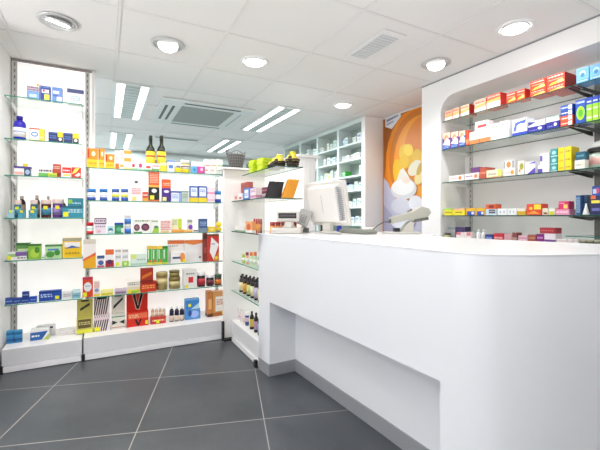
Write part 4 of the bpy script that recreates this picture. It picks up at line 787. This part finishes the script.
a = S.put(555.4, 569.4, 209.4, 'low pink box', 'e898b8', [('t', .1, .3, .9, .7, 'f4e0ea')], d=.08); S.put(558.4, 568.8, 201.3, 'magenta box with yellow mark upon a pink one', 'dc2c68', [(.5, .1, .9, .6, 'f0d86a'), ('t', .1, .6, .6, .9, 'f4c0d4')], on=a, d=.07)
Sn = Shelf('X', XF+.012, Z4B[3], "on the nearer right fourth shelf", 'products on the nearer right fourth shelf')
Sn.put(575.8, 580.6, 195.3, 'blue box with pale script, narrow', '2f5a8c', [('t', .1, .1, .9, .9, 'a8c8e4')], d=.07); Sn.put(581, 588, 195, 'dark blue box with silver pattern', '1c3a5c', [('t', .05, .1, .95, .6, '8ab0c8'), ('t', .2, .65, .9, .95, '607a98')], d=.07, back=.05)
a = Sn.put(590.6, 601, 195.5, 'navy box with orange and yellow bands', '1e2458', [(.05, .6, .9, .75, 'f0e04a'), (0, .82, .5, 1, 'e8703a'), (.1, .2, .9, .35, '7070b8')], d=.08); Sn.put(592, 601, 186, 'blue box with red mark upon a navy one', '2c50a8', [('o', .6, .5, .25, .3, 'd05070'), (.1, .2, .5, .7, 'c0d4f0')], on=a, d=.07)
o = MB(); o.lathe([(.022, 0), (.024, .004), (.01, .05), (.003, .075)], 0, 0, M('f4f2f2', .4), 16); o = o.build('white_cone'); tag(o, 'small white cone before dark blue boxes on the fourth shelf', 'cone'); o.location = (2.748, 1.232, Z4B[3]+.001); o.scale = (.8, .8, 1)
# lower shelves mostly hidden by the counter
S = Shelf('X', XF+.012, .89, "on the low shelf behind the counter", 'products on the low recess shelf')
S.put(441.8, 448.5, 233.2, 'small olive jar', 'a8a878', [(.2, .5, '606038')], 'jar', cap='3a3a30')
S.put(446.5, 455, 227, 'pale grey box', 'c8c8cc', [(0, .8, 1, 1, 'a0a8b0')], back=.08, d=.08); S.put(455.6, 464.8, 227, 'slate purple box', 'a098b0', [(0, .5, 1, 1, '4a3a70')], back=.08, d=.08)
S.put(456.2, 464, 232.4, 'white and pink box, left of two', 'f0e2e2', [(0, .7, .6, 1, 'd86a78')], d=.06); S.put(464.4, 471.4, 232.2, 'white and pink box, right of two', 'f0e2e2', [(.3, .6, .9, 1, 'd87a80')], d=.06)
S.put(475.4, 479.4, 229.6, 'white bottle, left of two', 'f2f0f0', [], 'bottle'); S.put(480.2, 484.4, 229.6, 'white bottle, right of two', 'f2f0f0', [], 'bottle')
S.put(485.2, 492.8, 234.5, 'low navy pack', '2c3a80', [(.1, .4, .9, .7, '8090d0')], d=.06)
S.put(493.6, 503.6, 233.4, 'low bright red pack', 'c82c3c', [('t', .1, .4, .9, .7, 'f0c0c0')], d=.06)
S.put(504.2, 511.8, 234, 'low dusty pink pack', 'd0a0a4', [], d=.06); S.put(512.2, 517, 232.5, 'small brown and pink pack', 'b89088', [(0, .6, 1, 1, '8a4a48')], d=.06)
S = Shelf('X', XF+.012, .921, "on the low nearer shelf behind the counter", 'products on the nearer low shelf')
a = S.put(527.8, 535.8, 234.8, 'brown carton', 'a85a48', [('t', .1, .3, .9, .7, 'd8a080')], d=.08); S.put(518.2, 527.4, 235.5, 'pale pink carton', 'e4b8c4', [('t', .1, .3, .9, .7, 'a05070')], d=.08)
a = S.put(536.4, 543.8, 234, 'magenta box', '8a2c80', [('t', .1, .3, .9, .7, 'e0a0d8')], d=.08)
a = S.put(544.2, 555.6, 233.6, 'white and purple box below a red one', 'ece0ea', [(0, 0, 1, .3, '7a4890')], d=.08); S.put(539.6, 555.4, 227.8, 'dark red box across others', 'a82c38', [('t', .1, .3, .9, .7, 'd86a6a')], on=a, d=.08)
for i in range(4): S.put(556.2+i*5.6, 561.5+i*5.6, 239.0, 'pale cream carton, %s of four' % ('leftmost', 'second', 'third', 'rightmost')[i], 'ece4e0', [('t', .1, .3, .9, .8, 'd8c0c0')], d=.1)
for i in range(3): S.put(579+i*7, 585.4+i*7, 240, 'olive grey tin, %s of three' % ('left', 'middle', 'right')[i], 'a09c88', [(.3, .6, '6a6858')], 'tub', cap='b8b49c')

# ------------------------------------------------------------------ tall white cabinet behind the counter
CXF = 2.86; zs = [2.30, 2.066, 1.855, 1.64, 1.45, 1.23, 1.0, .78, .5, .2]; ys = [3.715, 4.265, 4.83, 5.395, 6.0]
t = empty('drug_cabinet', (0, 0, 0), 0, 'tall white open cabinet of medicine compartments', 'cabinet')
mb = MB(); CW = M('dde5e1', .5)
mb.box(CXF, 3.66, 0, 3.15, 3.735, CEIL-.005, M('eeecea', .5)); mb.build('side_panel', t)
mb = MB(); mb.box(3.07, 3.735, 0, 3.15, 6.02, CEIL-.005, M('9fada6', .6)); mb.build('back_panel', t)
mb = MB(); mb.box(CXF, 3.735, 2.302, 3.07, 6.02, CEIL-.005, CW); mb.build('top_panel', t)
for y in ys[1:]: mb = MB(); mb.box(CXF, y-.02, 0, 3.07, y+.02, 2.30, CW); mb.build('divider', t)
for k in range(4):
    for z in zs[1:]: mb = MB(); mb.box(CXF+.004, (ys[k]+.0205), z-.022, 3.0695, ys[k+1]-.0205, z, CW); mb.build('shelf_board', t)
rr = random.Random(11)
pal = ['e8ece8', 'dfe8e6', 'f0efee', 'cfdedb', 'e9e4da']; acc = ['8fb0c0', 'a8c8b0', 'c8a8a0', '98a8c8', 'b8c4b0']
special = {(0, 0): ('7f9fb8', 0), (1, 1): ('4f8a78', 3), (2, 0): ('3fae3c', 0), (2, 1): ('d8c02c', 2), (4, 0): ('2c3a50', 0), (5, 0): ('2c6ab0', 1), (0, 2): ('24408c', 1), (3, 0): ('3a58b0', 0)}
cellname = ('first', 'second', 'third', 'fourth', 'fifth', 'sixth'); cn = ('nearest', 'second', 'third')
for ci in range(3):
    for ri in range(6):
        zb = zs[ri+1]; y = ys[ci+1]-.03; idx = 0
        lim = ys[ci]+.05
        if ci == 2 and ri > 1: continue
        while y > lim+.05 and idx < 6:
            w = rr.uniform(.05, .095); w = min(w, y-lim); h = rr.uniform(.07, .13); c = rr.choice(pal); a_ = rr.choice(acc)
            sp = special.get((ri, ci))
            if sp and sp[1] == idx: c = sp[0]; a_ = 'e8f0ee'
            if rr.random() < .85 or (sp and sp[1] == idx):
                o = make('box', 'medicine_box', w, h, .1, c, [(.1, .55, .9, .8, a_), ('t', .15, .15, .85, .45, a_)])
                o.location = (CXF+.03+rr.uniform(0, .04), y-w/2, zb+.0006); o.rotation_euler = (0, 0, -PI/2)
                colname = {'3fae3c': 'bright green', 'd8c02c': 'yellow', '24408c': 'dark blue', '2c6ab0': 'strong blue', '4f8a78': 'sea green', '2c3a50': 'near black', '7f9fb8': 'grey blue', '3a58b0': 'blue'}.get(c, 'pale')
                tag(o, '%s box, %s from left in the %s cell down of the %s cabinet column' % (colname, cellname[idx], cellname[ri], cn[ci]), 'box', 'boxes in the tall cabinet')
            y -= w+rr.uniform(.004, .02); idx += 1

# narrow white pillar unit behind the monitor
t = empty('white_partition', (1.83, 3.3, 0), 0, 'white partition with overhanging cap behind the computer monitor', 'partition')
mb = MB(); mb.box(-.10, -.02, 0, .09, .3, 1.70, M('e9e9e8', .5)); 
for k in range(4): mb.box(-.10+.045*k, -.023, .05, -.10+.045*k+.03, -.02, 1.66, M('efefee', .5))
mb.build('panel', t)
mb = MB(); mb.box(-.12, -.04, 1.7005, .14, .36, 1.73, M('eeeeed', .5)); mb.build('cap_board', t, bevel=.004)

# ------------------------------------------------------------------ poster
PX = 3.14
t = empty('wall_poster', (0, 0, 0), 0, 'tall poster of an orange pill pot with yellow and white pills', 'poster')
mb = MB(); y0, y1 = 2.605, 3.655
mb.box(PX, y0, .7, PX+.012, y1, 2.338, M('d97a14', .4)); mb.build('board', t)
def pshape(pts, c, e, name='print'):
    out = []
    for x, y in pts: q = atX(x, y, PX); out.append((PX-e, min(max(q[1], y0), y1), min(max(q[2], .7), 2.337)))
    return out, M(c, .4)
def ell(cx, cy, rx, ry, rot=0, n=28): return [(cx+rx*math.cos(a)*math.cos(rot)-ry*math.sin(a)*math.sin(rot), cy+rx*math.cos(a)*math.sin(rot)+ry*math.sin(a)*math.cos(rot)) for a in (2*PI*k/n for k in range(n))]
mb = MB(); e = 0
def add(pts, c):
    global e
    e += .0006; q, m = pshape(pts, c, e); mb.face(q, m)
def arc(cx, cy, rx, ry, a0, a1, w, n=16):
    o = [(cx+rx*math.cos(math.radians(a0+(a1-a0)*k/n)), cy+ry*math.sin(math.radians(a0+(a1-a0)*k/n))) for k in range(n+1)]
    q = [(cx+(rx-w)*math.cos(math.radians(a0+(a1-a0)*k/n)), cy+(ry-w*1.2)*math.sin(math.radians(a0+(a1-a0)*k/n))) for k in range(n+1)]
    for k in range(n): yield [o[k], o[k+1], q[k+1], q[k]]
add([(384, 112), (410, 104), (400, 118), (390, 140), (386, 165), (384, 180)], '9a5210')
add(ell(420, 158, 34, 54, .1), 'e2850f'); add(ell(421, 158, 31.5, 50, .1), 'c86e0c'); add(ell(422, 159, 28, 45, .1), 'ea951e'); add(ell(426, 150, 22, 36, .1), 'dc7c10')
add([(384, 178), (388, 182), (393, 194), (402, 208), (422, 222), (422, 245), (384, 245)], 'bbb7cc'); add([(384, 205), (392, 214), (399, 245), (384, 245)], 'a5a2bc')
add([(385.5, 118.5), (401, 110.5), (401.5, 116), (392, 129), (385.5, 127)], 'dcdce2'); add([(387, 120), (398.5, 114), (398.5, 116), (387, 122.5)], '7d84a0'); add([(387, 124), (394, 120.5), (394, 122), (387, 126)], '9a9fb4')
add(ell(398, 173, 4.5, 14, -.1), 'e8b414'); add(ell(406, 153, 6.5, 9), 'e2b414'); add(ell(411, 160, 8, 8.5), 'd8a40c'); add(ell(409, 150, 5, 6), 'ecc42a'); add(ell(418, 157, 5, 8), 'dcac10'); add(ell(404, 163, 5, 8, .3), 'e0b010')
add(ell(415.5, 168, 5.5, 9, .6), 'dcd4bc'); add(ell(420, 177, 4.5, 8, .3), 'e6cf8c'); add(ell(421, 168, 2.5, 8, .4), 'c9a040')
add([(396, 184), (401, 170), (404, 168), (412, 180), (415, 186), (405, 190)], 'ddd6ca'); add(ell(404.5, 189, 13, 10.5, -.12), 'cfccce'); add(ell(404, 187, 11.5, 8, -.12), 'e3e0df'); add(ell(407, 180, 4, 3.5, .4), 'e3cfc0')
add(ell(402, 206, 10, 8, .1), 'c9c7d2'); add(ell(402, 204.5, 9, 6.5, .1), 'c9c7d2'); add(ell(416.5, 203, 7, 7.5), 'e2e0e8'); add(ell(416.5, 202, 6, 6), 'dfdee4'); add(ell(410, 212, 1.8, 2.2), '8c8c9c'); add(ell(404, 222, 12, 7), 'dcdae4')
mb.build('printed_picture', t)

# ------------------------------------------------------------------ things on the counter
BE = M('dcd9d2', .4); BE2 = M('d2cfc4', .45); GR = M('8f9288', .5)
CT = ZT+.0008
t = empty('customer_display', (1.135, 2.345, CT), -.42, 'beige till display with dark screen at the counter end', 'display')
mb = MB(); mb.prism([(-.11, -.05), (.1, -.05), (.12, .03), (.1, .05), (-.1, .05)], 0, .042, BE); mb.build('base', t, bevel=.008)
mb = MB(); mb.lathe([(.05, .0425), (.035, .06), (.03, .088)], .02, .01, BE, 16); mb.build('neck', t)
mb = MB(); mb.box(-.082, -.02, 0, .082, .025, .072, BE); mb.xf(Matrix.Translation((.01, 0, .086)) @ Matrix.Rotation(-.2, 4, 'X')); hd = mb.build('head', t, bevel=.008)
mb = MB(); mb.box(-.066, -.024, .018, .06, -.0205, .056, M('2e2c2e', .2)); mb.box(-.06, -.0245, .03, .054, -.024, .044, M('4a4448', .3)); mb.xf(Matrix.Translation((.01, 0, .086)) @ Matrix.Rotation(-.2, 4, 'X')); mb.build('screen', hd)
t = empty('card_terminal', (1.275, 2.365, CT), -.5, 'grey pin pad on a curved stand beside the monitor', 'terminal')
mb = MB(); mb.box(-.045, -.012, 0, .045, .012, .12, M('b2b2b0', .5)); mb.xf(Matrix.Translation((-.01, 0, .06)) @ Matrix.Rotation(-.3, 4, 'X') @ Matrix.Rotation(.35, 4, 'Y')); pd = mb.build('pad', t, bevel=.008)
mb = MB()
for r in range(4):
    for c_ in range(3): mb.box(-.025+c_*.018, -.0145, .015+r*.016, -.013+c_*.018, -.0122, .025+r*.016, M('8c8c8a', .5))
mb.xf(Matrix.Translation((-.01, 0, .06)) @ Matrix.Rotation(-.3, 4, 'X') @ Matrix.Rotation(.35, 4, 'Y')); mb.build('keypad', pd)
mb = MB(); mb.tube([(-.05, 0, .008), (-.02, .0, .012), (.0, .01, .03), (.005, .015, .06)], .008, BE2, 8); mb.build('stand', t)
# monitor seen from behind
t = empty('computer_monitor', (1.425, 2.255, CT), 0, 'beige computer monitor seen from behind on the counter', 'monitor')
MR = Matrix.Translation((.02, .0, .055)) @ Matrix.Rotation(-1.36, 4, 'Z') @ Matrix.Rotation(.2, 4, 'X')
MW, MH = .19, .32
mb = MB(); mb.box(-MW, -.0, 0, MW, .03, MH, BE); mb.xf(MR); bz = mb.build('bezel', t, bevel=.008)
mb = MB(); b0 = .17
mb.v = []; pts = [(-b0, -.001, .02), (b0, -.001, .02), (b0, -.001, MH-.02), (-b0, -.001, MH-.02), (-b0+.03, -.05, .04), (b0-.03, -.05, .04), (b0-.03, -.05, MH-.04), (-b0+.03, -.05, MH-.04)]
for q in ((4, 5, 6, 7), (0, 1, 5, 4), (1, 2, 6, 5), (2, 3, 7, 6), (3, 0, 4, 7), (3, 2, 1, 0)): mb.face([pts[i] for i in q], M('e4e1dc', .45))
mb.face([(-.004, -.0505, .1), (.004, -.0505, .1), (.004, -.0505, .23), (-.004, -.0505, .23)], M('c9c4c0', .4))
mb.xf(MR); rh = mb.build('rear_housing', t)
mb = MB()
for k in range(18): z = .05+k*.013; mb.box(b0-.024, -.044, z, b0-.002, -.009, z+.004, M('a9adb2', .5))
mb.xf(MR); mb.build('cooling_vent', rh)
mb = MB(); mb.box(-MW+.015, .0305, .02, MW-.015, .032, MH-.02, M('22262c', .15)); mb.xf(MR); mb.build('screen', bz)
mb = MB(); mb.box(-.04, -.02, .012, .04, .02, .12, BE); mb.xf(Matrix.Rotation(-1.36, 4, 'Z')); mb.build('neck', t, bevel=.008)
mb = MB(); mb.lathe([(.1, 0), (.1, .006), (.06, .014), (.03, .02)], 0, 0, BE, 28, sy=.75); mb.build('foot', t)
mb = MB(); mb.lathe([(.02, 0), (.022, .004), (.02, .05), (.017, .065)], 0, 0, M('2a3cae', .3), 14); mb.lathe([(.01, .0655), (.01, .08)], 0, 0, M('d8dce8', .4), 12)
tag(mb.build('ink_bottle'), 'small blue bottle below the monitor edge', 'bottle').location = (1.62, 2.40, CT)
mb = MB(); mb.box(-.012, -.012, 0, .012, .012, .075, DARK); mb.box(-.014, -.014, .0, .014, .014, .02, DARK)
tag(mb.build('plug_adapter', bevel=.003), 'small black adapter under the monitor left side', 'adapter').location = (1.465, 2.395, CT)
# keyboard
t = empty('keyboard', (1.595, 2.13, CT), -PI/2+.05, 'grey green keyboard lying edge on right of the monitor', 'keyboard')
mb = MB(); mb.box(-.15, -.055, .001, .15, .055, .024, GR); ks = mb.build('case', t, bevel=.006)
mb = MB()
for r in range(4):
    for c_ in range(11): mb.box(-.137+c_*.025, -.048+r*.024, .0243, -.117+c_*.025, -.029+r*.024, .031, M('a5a89d', .5))
mb.build('keys', ks)
# scanner in cradle
t = empty('barcode_scanner', (1.86, 1.945, CT), -.50, 'beige handheld scanner resting in its tilted cradle', 'scanner')
mb = MB(); mb.prism([(-.13, -.06), (.10, -.06), (.12, 0), (.10, .06), (-.13, .06), (-.16, 0)], 0, .014, BE); mb.build('base_plate', t, bevel=.006)
mb = MB()                                                  # cradle: a fin rising to the right
def fin(prof, y0_, y1_, m): 
    n = len(prof)
    mb.face([(x, y0_, z) for x, z in prof], m); mb.face([(x, y1_, z) for x, z in reversed(prof)], m)
    for i in range(n): j = (i+1) % n; mb.face([(prof[i][0], y0_, prof[i][1]), (prof[i][0], y1_, prof[i][1]), (prof[j][0], y1_, prof[j][1]), (prof[j][0], y0_, prof[j][1])], m)
fin([(-.03, .0145), (.055, .0145), (.055, .075), (.045, .088), (.03, .085), (.0, .055)], -.045, .045, BE2)
mb.build('cradle', t, bevel=.005)
mb = MB()
fin([(-.06, .0), (.05, .006), (.11, -.012), (.18, -.004), (.215, .03), (.205, .06), (.16, .082), (.09, .055), (-.06, .042)], -.045, .045, M('b9b8ac', .4))
RS = Matrix.Translation((-.03, 0, .082)) @ Matrix.Rotation(-.17, 4, 'Y') ; mb.xf(RS); sb = mb.build('scanner_body', t, bevel=.012, seg=3)
mb = MB(); mb.box(.09, -.047, -.016, .19, .047, .004, M('6a6c66', .4)); mb.xf(RS); mb.build('scan_window', sb)
mb = MB(); mb.box(-.075, -.015, .005, -.061, .015, .03, M('6c6e6a', .5)); mb.xf(RS); mb.build('cable_plug', sb)
mb = MB(); mb.box(-.07, -.03, .015, -.035, .03, .04, M('2a2c2c', .5)); mb.build('sensor', t)
P = [(-.1, 0, .082), (-.14, .0, .083), (-.18, .0, .06), (-.215, .0, .03), (-.235, -.01, .006), (-.27, -.02, .0045), (-.3, -.0, .0045)]
sm = catmull([P[0]]+P+[P[-1]], 5) if False else P
mb = MB(); mb.tube(sm, .0035, M('55595a', .5), 6); mb.build('cord', t)
mb = MB(); mb.prism([(-.09, -.05), (.07, -.05), (.07, .05), (-.09, .05)], 0, .02, BE); mb.v = [(x, y, z if z < .001 else .006+.03*max(0, (x+.09)/.16)) for x, y, z in mb.v]
tag(mb.build('sloping_stand', bevel=.004), 'low sloping beige stand left of the scanner', 'stand').location = (1.80, 2.32, CT)
mb = MB(); mb.tube([(1.24, 2.36, CT+.004), (1.29, 2.31, CT+.006), (1.30, 2.24, CT+.02), (1.31, 2.18, CT+.012), (1.33, 2.10, CT+.004), (1.39, 2.03, CT+.004)], .0035, M('9a9a98', .5), 6)
tag(mb.build('counter_cable'), 'grey cable looping over the counter before the monitor', 'cable')
mb = MB(); mb.box(-.03, -.02, 0, .035, .02, .035, M('6e706e', .5)); mb.tube([(-.03, 0, .01), (-.045, -.01, .03), (-.02, -.02, .045), (.02, -.02, .03), (.04, 0, .01)], .004, M('4a4c4a', .5), 6)
tag(mb.build('cable_box', bevel=.006), 'dark grey cable box behind the pin pad', 'device').location = (1.31, 2.41, CT)
